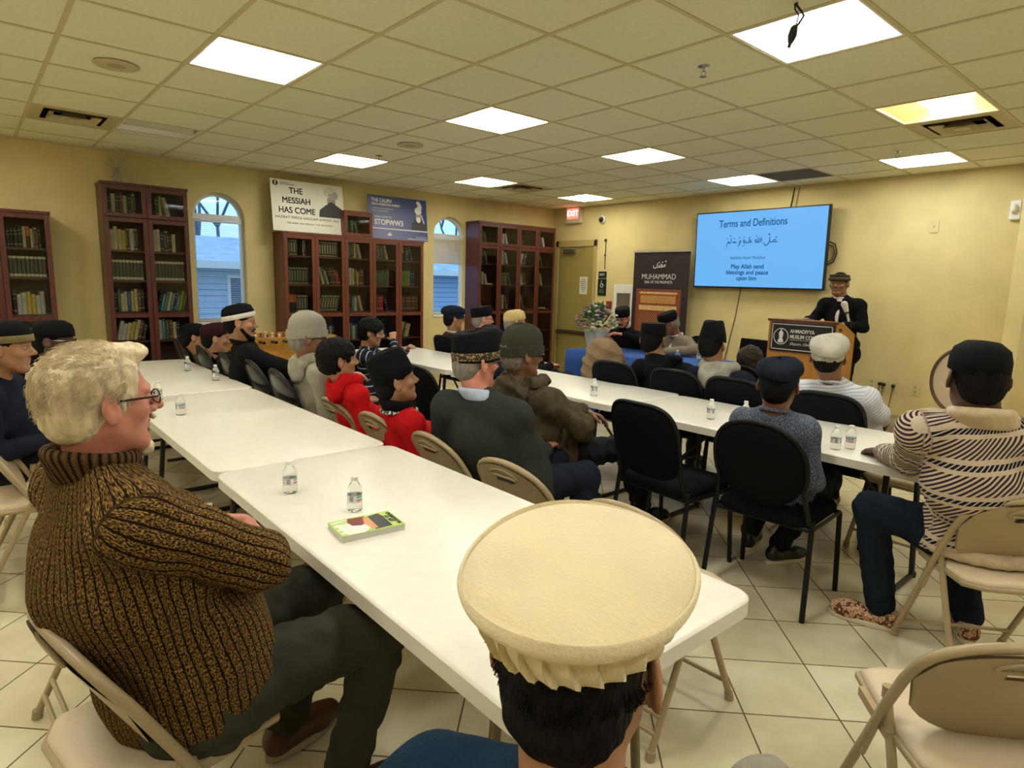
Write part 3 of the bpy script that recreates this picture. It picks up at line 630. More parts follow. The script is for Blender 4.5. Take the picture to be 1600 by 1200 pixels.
# Arabic line drawn as brush strokes
def arabic(parent,m,M,sc,name,strokes,dots):
    a=MB()
    for P in strokes:
        P=np.array(P,float); 
        pts=[]
        for i in range(len(P)-1):
            p0=P[max(i-1,0)];p1=P[i];p2=P[i+1];p3=P[min(i+2,len(P)-1)]
            for t in np.linspace(0,1,5,endpoint=False): pts.append(.5*((2*p1)+(-p0+p2)*t+(2*p0-5*p1+4*p2-p3)*t*t+(-p0+3*p1-3*p2+p3)*t**3))
        pts.append(P[-1]); n=len(pts)
        a.tube([(q[0]*sc,q[1]*sc,0) for q in pts],[sc*.055*(1-.45*abs(2*i/(n-1)-1)**3) for i in range(n)],6,M=M)
    for q in dots: a.ball((q[0]*sc,q[1]*sc,0),(sc*.03,sc*.03,.001),8,6,M=M)
    return a.build(name,m,parent)
arS=[[(5.0,.35),(4.75,.55),(4.55,.4),(4.75,.28),(5.1,.3)],[(4.6,.3),(4.3,.28),(4.15,.45)],[(4.15,.9),(4.1,.3),(3.85,-.05),(3.55,0),(3.5,.25)],
 [(3.15,.85),(3.15,.3)],[(2.95,.85),(2.93,.35),(2.75,.3)],[(2.72,.85),(2.7,.35),(2.5,.3),(2.35,.5),(2.5,.6),(2.55,.35)],
 [(1.95,.6),(1.75,.55),(1.78,.4),(1.95,.35),(1.6,.3)],[(1.6,.9),(1.55,.32),(1.2,.3)],[(1.25,.5),(1.15,.3),(.95,.3),(.85,.5),(1.0,.62),(1.02,.3)],
 [(.35,.45),(.5,.55),(.48,.35),(.3,.3),(.38,.1),(.1,-.15)],[(-.05,.45),(-.1,.3),(-.25,.45),(-.3,.3),(-.5,.45),(-.6,.3)],[(-.75,.95),(-.8,.32),(-1.0,.35),(-1.15,.5),(-1.05,.3),(-1.25,.3),(-1.35,-.2)],
 [(5.0,.85),(4.8,.78)],[(4.2,1.15),(4.0,1.2),(4.1,1.05)],[(2.6,1.05),(2.45,1.0)],[(1.75,.95),(1.6,.88)],[(.9,.95),(.8,.9)],[(.4,.9),(.25,.85)],[(-.3,.85),(-.45,.8)],[(-.8,1.2),(-1.0,1.15)],[(-1.2,.85),(-1.35,.8)],[(.95,-.05),(.8,-.1)]]
arabic(r,m_tx,MX(-.07-.19,SY,.055),.105,'slide_arabic',arS,[(1.25,.1),(1.1,.08)])
tag(MB().tube([(0,0,0),(-.03,0,-.25)],.006,6).tube([(.06,0,0),(.03,0,-.25)],.003,6).build('screen_cable',m_black,loc=(-3.69,YF-.008,2.72)),'black cables from the ceiling down to the top of the wall screen','cable')
tag(MB().tube([(0,0,0),(-.04,0,-.35),(-.14,0,-.9),(-.2,0,-1.25)],.005,6).build('screen_cable',m_black,loc=(-4.28,YF-.008,1.50)),'thin dark cable hanging down the wall below the wall screen','cable')
tag(MB().tube([(.0,.0,.13),(.07,0,.10),(.1,0,0),(.07,0,-.1),(.0,0,-.13),(-.04,0,-.1)],.007,8).tube([(-.01,.0,.10),(.05,0,.07),(.07,0,0),(.05,0,-.08),(-.02,0,-.11)],.005,8).build('coiled_cable',m_black,loc=(-3.22,YF-.02,1.93)),'coil of black cable at the right side of the wall screen','cable')
# roll-up banner
r=thing('rollup_banner','black roll-up banner reading MUHAMMAD with a carved wooden screen picture','banner',(-5.39,YF-.22,0))
bw,bh=.47,1.97
m_ban=mat('banner_black',(.022,.014,.016),.5)
MB().box((-bw,-.001,.08),(bw,.0,bh)).build('sheet',m_ban,r,smooth=0); MB().box((-bw-.01,-.015,bh),(bw+.01,.01,bh+.025)).build('top_rail',mat('rail_silver',(.6,.58,.5),.3,metal=.5),r,smooth=0)
MB().box((-bw-.01,-.07,0),(bw+.01,.07,.08)).tube([(0,.03,.06),(0,.012,bh)],.009,8).build('base',mat('base_silver',(.4,.4,.38),.35,metal=.5),r,smooth=0)
m_carve=mat('carved_wood',(.30,.10,.04),.5); g=NT(m_carve); x,y,z,v=g.xyz('Object')
a1=g.math('SINE',g.math('MULTIPLY',g.math('ADD',x,z),75)); a2=g.math('SINE',g.math('MULTIPLY',g.math('SUBTRACT',x,z),75))
f=g.math('LESS_THAN',g.math('ABSOLUTE',g.math('MULTIPLY',a1,a2)),.28); g.l(g.mix(f,(.13,.028,.012),(.42,.17,.06)),g.b.inputs['Base Color'])
m_bwood=mat('banner_wood',(.22,.055,.022),.5); m_gold=mat('banner_gold',(.50,.25,.07),.5,var=.35,vscale=40,stretch=(1,1,3)); m_gold2=mat('banner_gold_pale',(.60,.42,.18),.5,var=.3,vscale=50)
MB().box((-.40,-.003,.08),(.36,-.001,1.46)).build('picture_frame',m_bwood,r,smooth=0)
MB().box((-.34,-.004,.08),(.30,-.003,1.13)).build('carved_screen',m_carve,r,smooth=0)
MB().box((-.32,-.0045,1.26),(.28,-.003,1.37)).build('gold_band',m_gold,r,smooth=0); MB().box((-.34,-.0045,1.16),(.30,-.003,1.23)).box((-.34,-.0045,1.39),(.30,-.003,1.42)).build('pale_band',m_gold2,r,smooth=0)
text_mesh('banner_title','MUHAMMAD',.105,m_wt,r,MX(-.03,-.004,1.63),sx=.95,bold=-.0005); text_mesh('banner_subtitle','SEAL OF THE PROPHETS',.052,m_wt,r,MX(-.03,-.004,1.555),sx=.84)
arabic(r,m_wt,MX(-.03,-.004,1.74),.11,'banner_arabic',[[(1.0,.55),(.75,.5),(.85,.3),(1.0,.4),(.6,.25),(.45,.5),(.3,.55),(.5,.25),(.15,.2),(0,.35),(.1,.45),(.1,.2),(-.3,.2)],[(-.25,.75),(-.3,.25),(-.6,.1),(-.85,.2),(-.8,.45)],[(.6,.85),(.4,.8)],[(-.1,.7),(.1,.85)],[(1.05,.85),(.95,.95),(1.1,1.0)]],[])
# wall plates and plugs
m_pl=mat('outlet_plate',(.62,.54,.30),.4)
for x,z,l,k in ((-2.60,.485,'cream wall plate, leftmost of the low row by the podium','b'),(-2.49,.48,'cream outlet with two black plugs near the podium','p2'),(-2.38,.475,'cream outlet with one black plug and cord','p1'),(-2.17,.48,'cream blank wall plate, rightmost of the low row','b'),(-2.19,2.18,'cream switch plate high on the wall right of the screen','s')):
    r=thing('wall_plate',l,'wall plate',(x,YF,z),0,'cream plates on the front wall')
    MB().box((-.042,-.008,-.062),(.042,-.0005,.062)).build('plate',m_pl,r,smooth=0,bevel=.003)
    w=MB()
    for zz in (-.025,.025): w.box((-.016,-.010,zz-.014),(.016,-.008,zz+.014))
    if k!='s' : w.build('socket',m_frame,r,smooth=0)
    else: MB().box((-.006,-.018,-.012),(.006,-.008,.012)).build('switch',m_frame,r,smooth=0)
for x,z,l,dx in ((-2.51,.5,'black plug and cord hanging at the left outlet',-.02),(-2.47,.495,'black plug and cord, middle of the three',.03),(-2.375,.49,'black plug and cord hanging at the right outlet',-.07)):
    r=thing('power_plug',l,'power cord',(x,YF-.012,z),0,'power cords by the podium')
    MB().box((-.016,-.035,-.016),(.016,.0,.016)).build('plug',m_black,r,smooth=0,bevel=.004); MB().tube([(0,-.03,0),(0,-.045,-.08),(dx*.3,-.04,-.3),(dx,-.03,-.48)],.0035,6).build('cord',m_black,r)
r=thing('strobe_light','white alarm strobe high beside the corner pier','alarm',(-1.53,YF,2.30)); MB().box((-.045,-.04,-.09),(.045,0,.09)).build('housing',m_white,r,smooth=0,bevel=.01); MB().ball((-.01,-.05,.01),(.03,.03,.045),12,8).build('lens',m_wt,r)
# ================================================================== PODIUM
m_oak=mat('oak_veneer',(.42,.19,.035),.4,var=.18,vscale=5,stretch=(14,14,1))
r=thing('podium','oak lectern with black name plaque and slanted side, speaker standing behind','podium',(-2.94,6.5,0))
sd=[(0,0),(0,1.17),(.06,1.185),(.18,1.17),(.46,1.06),(.46,0)]
for sx in (-1,1):
    M=np.array([[0,0,1,0],[1,0,0,0],[0,1,0,0],[0,0,0,1.]]); M[0,3]=sx*.35-(.025 if sx>0 else 0)
    MB().prism(sd,0,.025,M=M).build('side_panel',m_oak,r,smooth=0,bevel=.002)
MB().box((-.325,.0,.0),(.325,.022,1.17)).build('front_panel',m_oak,r,smooth=0)
m_top=TX((0,.25,1.12),(1,0,0),(0,math.cos(R(-20)),math.sin(R(-20))),(0,-math.sin(R(-20)),math.cos(R(-20))))
MB().box((-.325,-.2,-.01),(.325,.2,.01),M=m_top).build('reading_board',m_oak,r,smooth=0); MB().box((-.32,.022,.2),(.32,.44,.22)).box((-.32,.022,.6),(.32,.44,.62)).build('shelf',m_oak,r,smooth=0)
MB().box((-.365,-.012,1.17),(.36,.03,1.195)).build('top_rail',m_cherry,r,smooth=0,bevel=.003)
MB().box((-.315,-.02,.86),(.335,-.0,1.165)).build('plaque',m_black,r,smooth=0,bevel=.003)
pl=MB()
for a,b in (((-.30,-.0225,.878),(.32,-.0205,.885)),((-.30,-.0225,1.14),(.32,-.0205,1.147)),((-.30,-.0225,.878),(-.293,-.0205,1.147)),((.313,-.0225,.878),(.32,-.0205,1.147))): pl.box(a,b)
cM=MX(-.20,-.022,1.015)
pl.tube([(.077*math.cos(t),.082*math.sin(t),0) for t in np.linspace(0,2*math.pi,32,endpoint=False)],.004,6,M=cM,closed=True)
pl.lathe([(.001,0),(.028,.0),(.028,.03),(.018,.035),(.02,.07),(.026,.09),(.02,.11),(.008,.125),(.001,.15)],16,sy=.06,M=TX((-.20,-.0215,.95),(1,0,0),(0,1,0),(0,0,1)))
pl.build('plaque_border',m_wt,r)
for t,z,s,b in (('AHMADIYYA',1.075,.052,.0012),('MUSLIM COMMUNITY',1.018,.052,.0012)): text_mesh('plaque_text',t,s,m_wt,r,MX(-.105,-.022,z),align='LEFT',bold=b,sx=.84)
text_mesh('plaque_text','Dayton, Ohio',.038,m_wt,r,MX(-.10,-.022,.945),align='LEFT',shear=.4); MB().box((-.10,-.0225,.985),(.30,-.0205,.988)).build('plaque_rule',m_wt,r,smooth=0)
MB().box((.3505,.05,1.10),(.352,.12,1.13)).lathe([(.012,0),(.012,.003),(.001,.003)],12,M=TX((.35,.07,.99),(0,1,0),(0,0,1),(1,0,0))).build('side_socket',m_black,r,smooth=0)
# microphone
r=thing('microphone','silver microphone with black grip on a gooseneck above the podium','microphone',(-2.55,6.70,1.17)); r.scale=(.85,.85,.85)
MB().tube([(0,.02,-.03),(.02,-.03,.03),(.02,-.08,.07)],.008,10).build('gooseneck',m_black,r)
MB().tube([(.02,-.10,.04),(-.005,-.105,.13)],[.012,.014],14).build('handle',mat('mic_silver',(.65,.65,.68),.3,metal=.6),r); MB().tube([(-.005,-.105,.13),(-.012,-.106,.15)],.019,14).build('collar',m_black,r)
MB().tube([(-.012,-.106,.15),(-.045,-.11,.235)],[.022,.036],16).ball((-.047,-.11,.24),.036,16,10).build('windscreen',mat('mic_foam',(.62,.58,.52),.9),r)
tag(MB().box((-.09,-.02,0),(.09,.02,.02)).tube([(-.1,0,.012),(.1,0,.02)],.012,8).build('black_case',m_black,loc=(-2.98,6.63,1.175)),'black folded case lying on the podium top','case')
# ================================================================== TABLES
m_tt=mat('table_plastic',(.76,.745,.65),.32,var=.03,vscale=20,bump=.06,bscale=500); m_leg=mat('dark_leg_metal',(.03,.028,.026),.4,metal=.4); m_legb=mat('bronze_leg_metal',(.17,.13,.07),.4,metal=.3)
def rrect(x0,y0,x1,y1,r,n=6):
    P=[]
    for cx,cy,a in ((x1-r,y1-r,0),(x0+r,y1-r,90),(x0+r,y0+r,180),(x1-r,y0+r,270)):
        for t in np.linspace(0,90,n+1): P.append((cx+r*math.cos(R(a+t)),cy+r*math.sin(R(a+t))))
    return P
def folding_table(label,x0,y0,x1,y1,group,legm):
    cx,cy=(x0+x1)/2,(y0+y1)/2; r=thing('folding_table',label,'table',(cx,cy,0),0,group); a,b=(x1-x0)/2,(y1-y0)/2
    t=MB(); n=28; h=.74
    L=[(rrect(-a,-b,a,b,.055),h-.045),(rrect(-a,-b,a,b,.055),h-.006),(rrect(-a+.004,-b+.004,a-.004,b-.004,.052),h-.0015),(rrect(-a+.010,-b+.010,a-.010,b-.010,.048),h)]
    v=[(x,y,z) for P,z in L for x,y in P]; n=len(L[0][0]); f=[]
    for k in range(3): f+=[(k*n+i,k*n+(i+1)%n,(k+1)*n+(i+1)%n,(k+1)*n+i) for i in range(n)]
    f.append(tuple(3*n+i for i in range(n))); f.append(tuple(range(n-1,-1,-1))); t.add(v,f)
    t.build('tabletop',m_tt,r,smooth=40)
    u=MB()
    for P,z in ((rrect(-a+.003,-b+.003,a-.003,b-.003,.053),h-.013),(rrect(-a+.003,-b+.003,a-.003,b-.003,.053),h-.03)):
        pass
    for s in (-1,1):
        l=MB(); xx=s*(a-.27)
        for q in (-1,1): l.tube([(xx,q*(b-.16),h-.05),(xx+s*.02,q*(b-.10),.02)],.014,10)
        l.tube([(xx+s*.02,-(b-.08),.014),(xx+s*.02,b-.08,.014)],.014,10); l.tube([(xx,-(b-.16),h-.35),(xx,b-.16,h-.35)],.010,8)
        l.build('leg_frame',legm,r)
        MB().tube([(xx,0,h-.35),(xx-s*.30,0,h-.05)],.009,8).build('leg_brace',legm,r)
        for q in (-1,1): MB().tube([(xx+s*.02,q*(b-.085),.001),(xx+s*.02,q*(b-.085),.03)],.018,10).build('foot_cap',m_black,r)
    return r
TG='white folding tables'
folding_table('white folding table nearest the camera, book and two bottles on it',-2.515,.675,-.70,1.45,TG,m_legb)
folding_table('white folding table, second of the left row, beside the two boys in red',-4.355,.68,-2.53,1.445,TG,m_leg)
folding_table('white folding table at the window end of the left row, two bottles on it',-6.19,.70,-4.37,1.46,TG,m_leg)
folding_table('white folding table of the right row, the striped sweater man leans on its end',-2.53,3.035,-.71,3.80,TG,m_leg)
folding_table('white folding table, middle of the right row, behind the olive jacket',-4.36,3.075,-2.545,3.84,TG,m_leg)
folding_table('white folding table at the bookcase end of the right row, half hidden by men',-6.22,3.10,-4.40,3.865,TG,m_leg)
# head table with blue cloth
r=thing('head_table','table covered by a royal blue cloth in front of the two panelists','table',(-4.28,5.72,0))
MB().box((-.88,-.36,.70),(.88,.36,.735)).build('tabletop',m_tt,r,smooth=0)
for sx in (-.8,.8):
    for sy in (-.3,.3): MB().tube([(sx,sy,0),(sx,sy,.7)],.015,8).build('leg',m_leg,r)
m_cloth=mat('blue_cloth',(.012,.07,.30),.75,bump=.2,bscale=40)
c=MB(); n=160; per=[]
def rect_pt(t,a,b):
    L=2*(2*a+2*b); s=t*L
    if s<2*a: return (-a+s,-b),(0,-1)
    s-=2*a
    if s<2*b: return (a,-b+s),(1,0)
    s-=2*b
    if s<2*a: return (a-s,b),(0,1)
    s-=2*a; return (-a,b-s),(-1,0)
rows=[.741,.737,.6,.4,.2,.03]
for ri,z in enumerate(rows):
    for i in range(n):
        (x,y),(nx,ny)=rect_pt(i/n,.89,.37); k=0 if ri<2 else (.012+.03*math.sin(i*.55)*(.737-z)+.02*(.737-z))
        per.append((x+nx*k+(ri>0)*nx*.006,y+ny*k+(ri>0)*ny*.006,z))
f=[tuple(range(n))]+[(ri*n+i,(ri+1)*n+i,(ri+1)*n+(i+1)%n,ri*n+(i+1)%n) for ri in range(len(rows)-1) for i in range(n)]
tag(MB().add(per,f).build('tablecloth',m_cloth,loc=(-4.28,5.72,0),smooth=60),'royal blue cloth hanging over the head table','tablecloth')
# ================================================================== CHAIRS
m_tan=mat('tan_enamel',(.36,.28,.16),.38,var=.05,vscale=10); m_vinyl=mat('tan_vinyl',(.60,.50,.35),.45,bump=.1,bscale=200)
m_bfab=mat('black_fabric',(.005,.005,.006),.9,spec=.1,bump=.3,bscale=300); m_bmet=mat('black_metal',(.006,.006,.007),.45,spec=.25)
m_bvin=mat('black_vinyl',(.012,.012,.013),.25)
def folding_chair(label,loc,rz,group):
    """seat faces +y"""
    r=thing('folding_chair',label,'chair',loc,rz,group); hw=.215
    # inverted U: front feet -> back top
    F=np.array([0,.22,.012]); Bk=np.array([0,-.175,.745])
    pts=[]
    def at(t,x): p=F+(Bk-F)*t; return np.array([x,p[1],p[2]])
    pts+= [at(0,-hw),at(.35,-hw),at(.7,-hw),at(.84,-hw+.004)]
    for a in np.linspace(180,0,15):
        xx=(hw-.008)*math.cos(R(a)); k=math.sin(R(a)); t=.86+.19*k**.8; p=F+(Bk-F)*t; pts.append(np.array([xx,p[1]-.012*k,p[2]]))
    pts+= [at(.84,hw-.004),at(.7,hw),at(.35,hw),at(0,hw)]
    MB().tube(pts,.0125,12).build('back_frame',m_tan,r)
    # back panel
    b=MB(); nx,nz=16,8; v=[];f=[]
    for side in (0,1):
        for j in range(nz+1):
            for i in range(nx+1):
                u=-1+2*i/nx; w=j/nz; xx=u*(hw-.012)
                arc=math.sqrt(max(0,1-u*u)); top=.86+.17*arc**.8; bot=.86-.24*arc**.75 if abs(u)<1 else .86
                t=bot+(top-bot)*w; p=F+(Bk-F)*t; v.append((xx,p[1]-.035*arc*.6+(.008 if side else -.004)-.01,p[2]))
    st=(nx+1)*(nz+1)
    for j in range(nz):
        for i in range(nx):
            q=[j*(nx+1)+i,j*(nx+1)+i+1,(j+1)*(nx+1)+i+1,(j+1)*(nx+1)+i]
            if j==nz-2 and 6<=i<=9: continue
            f.append(tuple(q)); f.append(tuple(x+st for x in q[::-1]))
    b.add(v,f); b.build('backrest',m_tan,r,smooth=60)
    # raised rim of the hand hole
    P=[]
    for k in range(20):
        a=2*math.pi*k/20; xx=.078*math.cos(a); zt=.985+.022*math.sin(a)-.05*(xx/.2)**2*2; p=F+(Bk-F)*zt; P.append((xx,p[1]-.034,p[2]))
    MB().tube(P,.006,8,closed=True).build('hand_hole_rim',m_tan,r)
    s=MB(); O=[(-.19,.20),(-.20,.0),(-.185,-.17),(-.12,-.205),(.12,-.205),(.185,-.17),(.20,0),(.19,.20),(.13,.225),(-.13,.225)][::-1]
    s.prism(O,.425,.445); s.build('seat_pan',m_tan,r,bevel=.006,smooth=30)
    c=MB(); L=[(1.0,.4452),(1.0,.452),(.96,.464),(.85,.47),(.4,.474)]
    n=len(O); v=[(x*k*.95,y*k*.95,z) for k,z in L for x,y in O]; f=[(q*n+i,q*n+(i+1)%n,(q+1)*n+(i+1)%n,(q+1)*n+i) for q in range(4) for i in range(n)]+[tuple(4*n+i for i in range(n))]
    cs=c.add(v,f).build('seat',m_vinyl,r,smooth=80); 
    for sx in (-1,1):
        MB().tube([(sx*.196,-.02,.53),(sx*.196,-.02,.50),(sx*.198,-.26,.012)],.0115,10).build('rear_leg',m_tan,r)
        MB().tube([(sx*.196,-.02,.515),(sx*.196,-.018,.545)],.016,10).build('leg_cap',m_tan,r); MB().tube([(sx*.2,-.02,.49),(sx*.218,.03,.30+.02)],.007,6).box((sx*.2-.008,-.06,.425),(sx*.2+.008,.12,.45)).build('seat_bracket',m_tan,r)
        for y in (.22,-.26): MB().tube([(sx*(.215 if y>0 else .198),y,.0),(sx*(.215 if y>0 else .198),y-(.01 if y>0 else -.005),.03)],.0165,10).build('foot_cap',m_tan,r)
    MB().tube([(-.198,-.235,.075),(.198,-.235,.075)],.008,8).tube([(-.198,-.21,.125),(.198,-.21,.125)],.008,8).build('rear_crossbar',m_tan,r); MB().tube([(-.213,.165,.10),(.213,.165,.10)],.008,8).build('front_crossbar',m_tan,r)
    return r
def black_chair(label,loc,rz,group,round_=True,gloss=False):
    r=thing('stacking_chair',label,'chair',loc,rz,group); hw=.235
    mb_=m_bvin if gloss else m_bfab
    def bp(u,w):  # back surface
        return np.array([u*.21,-.235-.11*w+.025*u*u,.50+.40*w])
    # padded back
    b=MB(); n=30; rings=[(0,.022),(.55,.022),(.85,.018),(.97,.008),(1.0,0)]; v=[];f=[]
    def outline(k,a):
        ca,sa=math.cos(a),math.sin(a); e=2.3 if round_ else 3.6
        x=math.copysign(abs(ca)**(2/e),ca); z=math.copysign(abs(sa)**(2/e),sa); 
        return x*k,.5+.5*z*k
    for sgn in (1,-1):
        for (k,d) in rings:
            for i in range(n):
                u,w=outline(max(k,.001),2*math.pi*i/n); p=bp(u,w); p[1]+=sgn*d; v.append(p)
    m=len(rings); 
    for s_ in range(2):
        for q in range(m-1):
            for i in range(n):
                a=(s_*m+q)*n+i; bb=(s_*m+q)*n+(i+1)%n; c=(s_*m+q+1)*n+(i+1)%n; d=(s_*m+q+1)*n+i
                f.append((a,d,c,bb) if s_==0 else (a,bb,c,d))
    b.add(v,f).build('backrest',mb_,r,smooth=60)
    P=[]
    for i in range(25):
        a=R(-25+230*i/24); u,w=outline(1.04,a); p=bp(u,w); P.append(p)
    P=[np.array([hw-.01,-.20,.45])]+P+[np.array([-hw+.01,-.20,.45])]
    MB().tube(P,.011,10).build('back_frame',m_bmet,r)
    O=rrect(-.225,-.21,.225,.22,.07); n=len(O); v=[(x*k,y*k,z) for k,z in ((.94,.415),(1,.43),(1,.455),(.95,.475),(.7,.485)) for x,y in O]
    f=[(q*n+i,q*n+(i+1)%n,(q+1)*n+(i+1)%n,(q+1)*n+i) for q in range(4) for i in range(n)]+[tuple(4*n+i for i in range(n)),tuple(range(n-1,-1,-1))]
    MB().add(v,f).build('seat',mb_,r,smooth=70)
    for sx in (-1,1):
        MB().tube([(sx*hw,.18,.42),(sx*(hw+.01),.21,.0)],.0125,10).build('leg',m_bmet,r); MB().tube([(sx*hw,-.19,.46),(sx*(hw+.015),-.24,.0)],.0125,10).build('leg',m_bmet,r)
    MB().tube([(-hw,.18,.42),(hw,.18,.42),(hw,-.19,.42),(-hw,-.19,.42)],.0115,10,closed=True).build('seat_frame',m_bmet,r)
    return r
FG='tan folding chairs'; BG='black rounded chairs'
fc=folding_chair('empty tan folding chair at the lower right corner, nearest the camera',(-.30,1.78,0),R(40),FG)
for x,y,rz,l in ((-.51,2.97,40,'tan folding chair under the man in the striped sweater'),(-1.552,.268,10,'tan folding chair under the white haired man in the brown sweater'),(-2.30,.34,4,'tan folding chair mostly hidden behind the white haired man'),
  (-3.62,.20,-3,'empty tan folding chair whose seat shows at the left edge'),(-4.22,.18,5,'tan folding chair under the young man with the olive banded cap'),(-4.80,.34,0,'tan folding chair behind the young man at the left edge'),
  (-3.50,1.80,0,'tan folding chair under the boy in the red hoodie without a hat'),(-2.98,1.80,0,'tan folding chair under the boy in red with the black hood cap'),(-2.42,1.795,-2,'tan folding chair with hand hole behind the charcoal sweater man'),(-1.88,1.795,3,'empty tan folding chair beside the charcoal sweater man, nearest table corner'),
  (-1.12,4.05,176,'tan folding chair across the end of the right hand table'),(-.42,.42,23,'tan folding chair under the man in the cream felt cap'),(-3.55,2.95,8,'tan folding chair under the boy with the navy shirt, mid room'),(-1.25,1.79,2,'tan folding chair mostly hidden by the cream cap, one foot showing')):
    dup(fc,(x,y,0),R(rz),l)
bc=black_chair('black round backed chair under the boy with the navy cap',(-1.385,2.99,0),R(4),BG)
bs=black_chair('empty black square backed chair between the boy and the olive jacket man',(-1.93,2.90,0),R(-4),BG,False)
bgl=black_chair('black glossy backed chair by the left table, before the grey beanie man',(-3.97,1.80,0),R(-3),BG,True,True)
for x,y,rz,l in ((-2.55,2.42,-6,'black chair under the man in the olive jacket'),(-3.62,2.66,-8,'empty black chair in the middle of the room by the half hidden table'),(-3.18,4.12,2,'black chair in front of the tan quilted jacket'),(-2.62,4.15,0,'black chair under the person in the black hooded coat'),(-2.15,4.15,0,'black chair under the person with the grey hood'),(-1.53,4.10,0,'black chair under the man with the pale ribbed beret')):
    dup(bs,(x,y,0),R(rz),l)
for x,y,l in ((-4.50,1.82,'black glossy backed chair under the man with the white striped cap'),(-5.02,1.80,'second black glossy backed chair near the white striped cap man'),(-5.60,1.78,'black glossy backed chair under the boy in the maroon cap'),(-6.25,1.76,'black glossy backed chair at the window end of the left table')):
    dup(bgl,(x,y,0),R(-3),l)
for x,y,l in ((-5.62,4.22,'black chair under the man in the purple vest'),(-5.1,4.25,'black chair under the man with the tall black cap and glasses'),(-4.62,4.3,'black chair under the man in the yellow cap')):
    dup(bs,(x,y,0),R(0),l)
dup(bs,(-4.95,6.42,0),R(180),'black chair under the bearded panelist in black'); dup(bs,(-4.28,6.42,0),R(172),'black chair under the panelist in the grey blazer')
dup(bs,(-5.0,2.75,0),R(-30),'black chair under the boy in the striped shirt')
dup(bs,(-2.55,4.85,0),R(0),'black chair under the dark haired child before the podium')
# black square chair by the podium (tilted back panel)
r=thing('office_chair','black square backed chair left of the podium','chair',(-3.55,6.35,0),R(170))
MB().box((-.24,-.24,.62),(.24,-.2,.98),M=T4(rx=R(8))).build('backrest',m_bfab,r,bevel=.015,smooth=30); MB().box((-.24,-.22,.42),(.24,.24,.48)).build('seat',m_bfab,r,bevel=.02,smooth=30)
MB().tube([(0,0,.42),(0,0,.1)],.03,10).tube([(0,-.2,.5),(0,-.26,.7)],.02,8).build('pedestal',m_bmet,r)
bb=MB()
for k in range(5):
    a=2*math.pi*k/5; bb.tube([(0,0,.1),(.26*math.cos(a),.26*math.sin(a),.06)],.018,8); bb.ball((.26*math.cos(a),.26*math.sin(a),.03),.03,10,8)
bb.build('star_base',m_bmet,r)
# oval backed chair by the pier
r=thing('oval_chair','beige oval backed chair with brown rim by the corner, behind the striped man','chair',(-1.50,6.60,0),R(170))
Oc=[(.27*math.cos(t),.02,.74+.30*math.sin(t)) for t in np.linspace(0,2*math.pi,36,endpoint=False)]
MB().tube(Oc,.016,10,closed=True).build('back_rim',mat('brown_rim',(.10,.06,.03),.4),r); MB().ball((0,.02,.74),(.262,.02,.292),24,12).build('backrest',m_vinyl,r); MB().box((-.24,.02,.42),(.24,.46,.48)).build('seat',m_vinyl,r,bevel=.02,smooth=30)
for sx in (-.22,.22):
    for sy in (.04,.42): MB().tube([(sx,sy,0),(sx,sy,.43)],.014,8).build('leg',m_tan,r)
# ================================================================== SMALL THINGS
m_pet=mat('clear_bottle',(.86,.88,.86),.06,trans=.92,spec=.5); m_pet.node_tree.nodes['Principled BSDF'].inputs['IOR'].default_value=1.2
m_cap=mat('bottle_cap_white',(.75,.75,.73),.4)
m_lab=mat('bottle_label',(.75,.75,.72),.4); g=NT(m_lab); x,y,z,v=g.xyz('Object')
an=g.math('ARCTAN2',y,x)
c0=g.mix(g.math('MULTIPLY',g.band(z,.042,.049),g.math('GREATER_THAN',g.math('SINE',g.math('ADD',g.math('MULTIPLY',an,2),1.0)),-.1)),(.72,.72,.70),(.62,.08,.16))
c1=g.mix(g.math('MULTIPLY',g.band(z,.053,.062),g.math('GREATER_THAN',g.math('SINE',g.math('ADD',g.math('MULTIPLY',an,2),1.0)),-.1)),c0,(.15,.42,.50))
g.l(g.mix(g.math('MULTIPLY',g.band(z,.042,.062),g.math('LESS_THAN',g.math('SINE',g.math('ADD',g.math('MULTIPLY',an,2),1.0)),-.85)),c1,(.3,.3,.3)),g.b.inputs['Base Color'])
def bottle(label,x,y,z=.7405,rz=0):
    r=thing('water_bottle',label,'bottle',(x,y,z),rz,'small plastic water bottles'); r.scale=(.92,.92,.90)
    pr=[(.001,.003),(.018,.0),(.024,.002),(.027,.008),(.0275,.03),(.0255,.034),(.0255,.064),(.0275,.068),(.0275,.078),(.024,.09),(.017,.103),(.0125,.112),(.0115,.118)]
    MB().lathe(pr,24,cap=False).build('bottle_body',m_pet,r); MB().lathe([(.0262,.036),(.0262,.0635)],24,cap=False).build('bottle_label',m_lab,r)
    MB().lathe([(.013,.116),(.013,.129),(.011,.131),(.001,.131)],20).build('bottle_cap',m_cap,r)
    return r
b0=bottle('clear water bottle on the nearest table, farther from the book',-2.125,.82,rz=R(40))
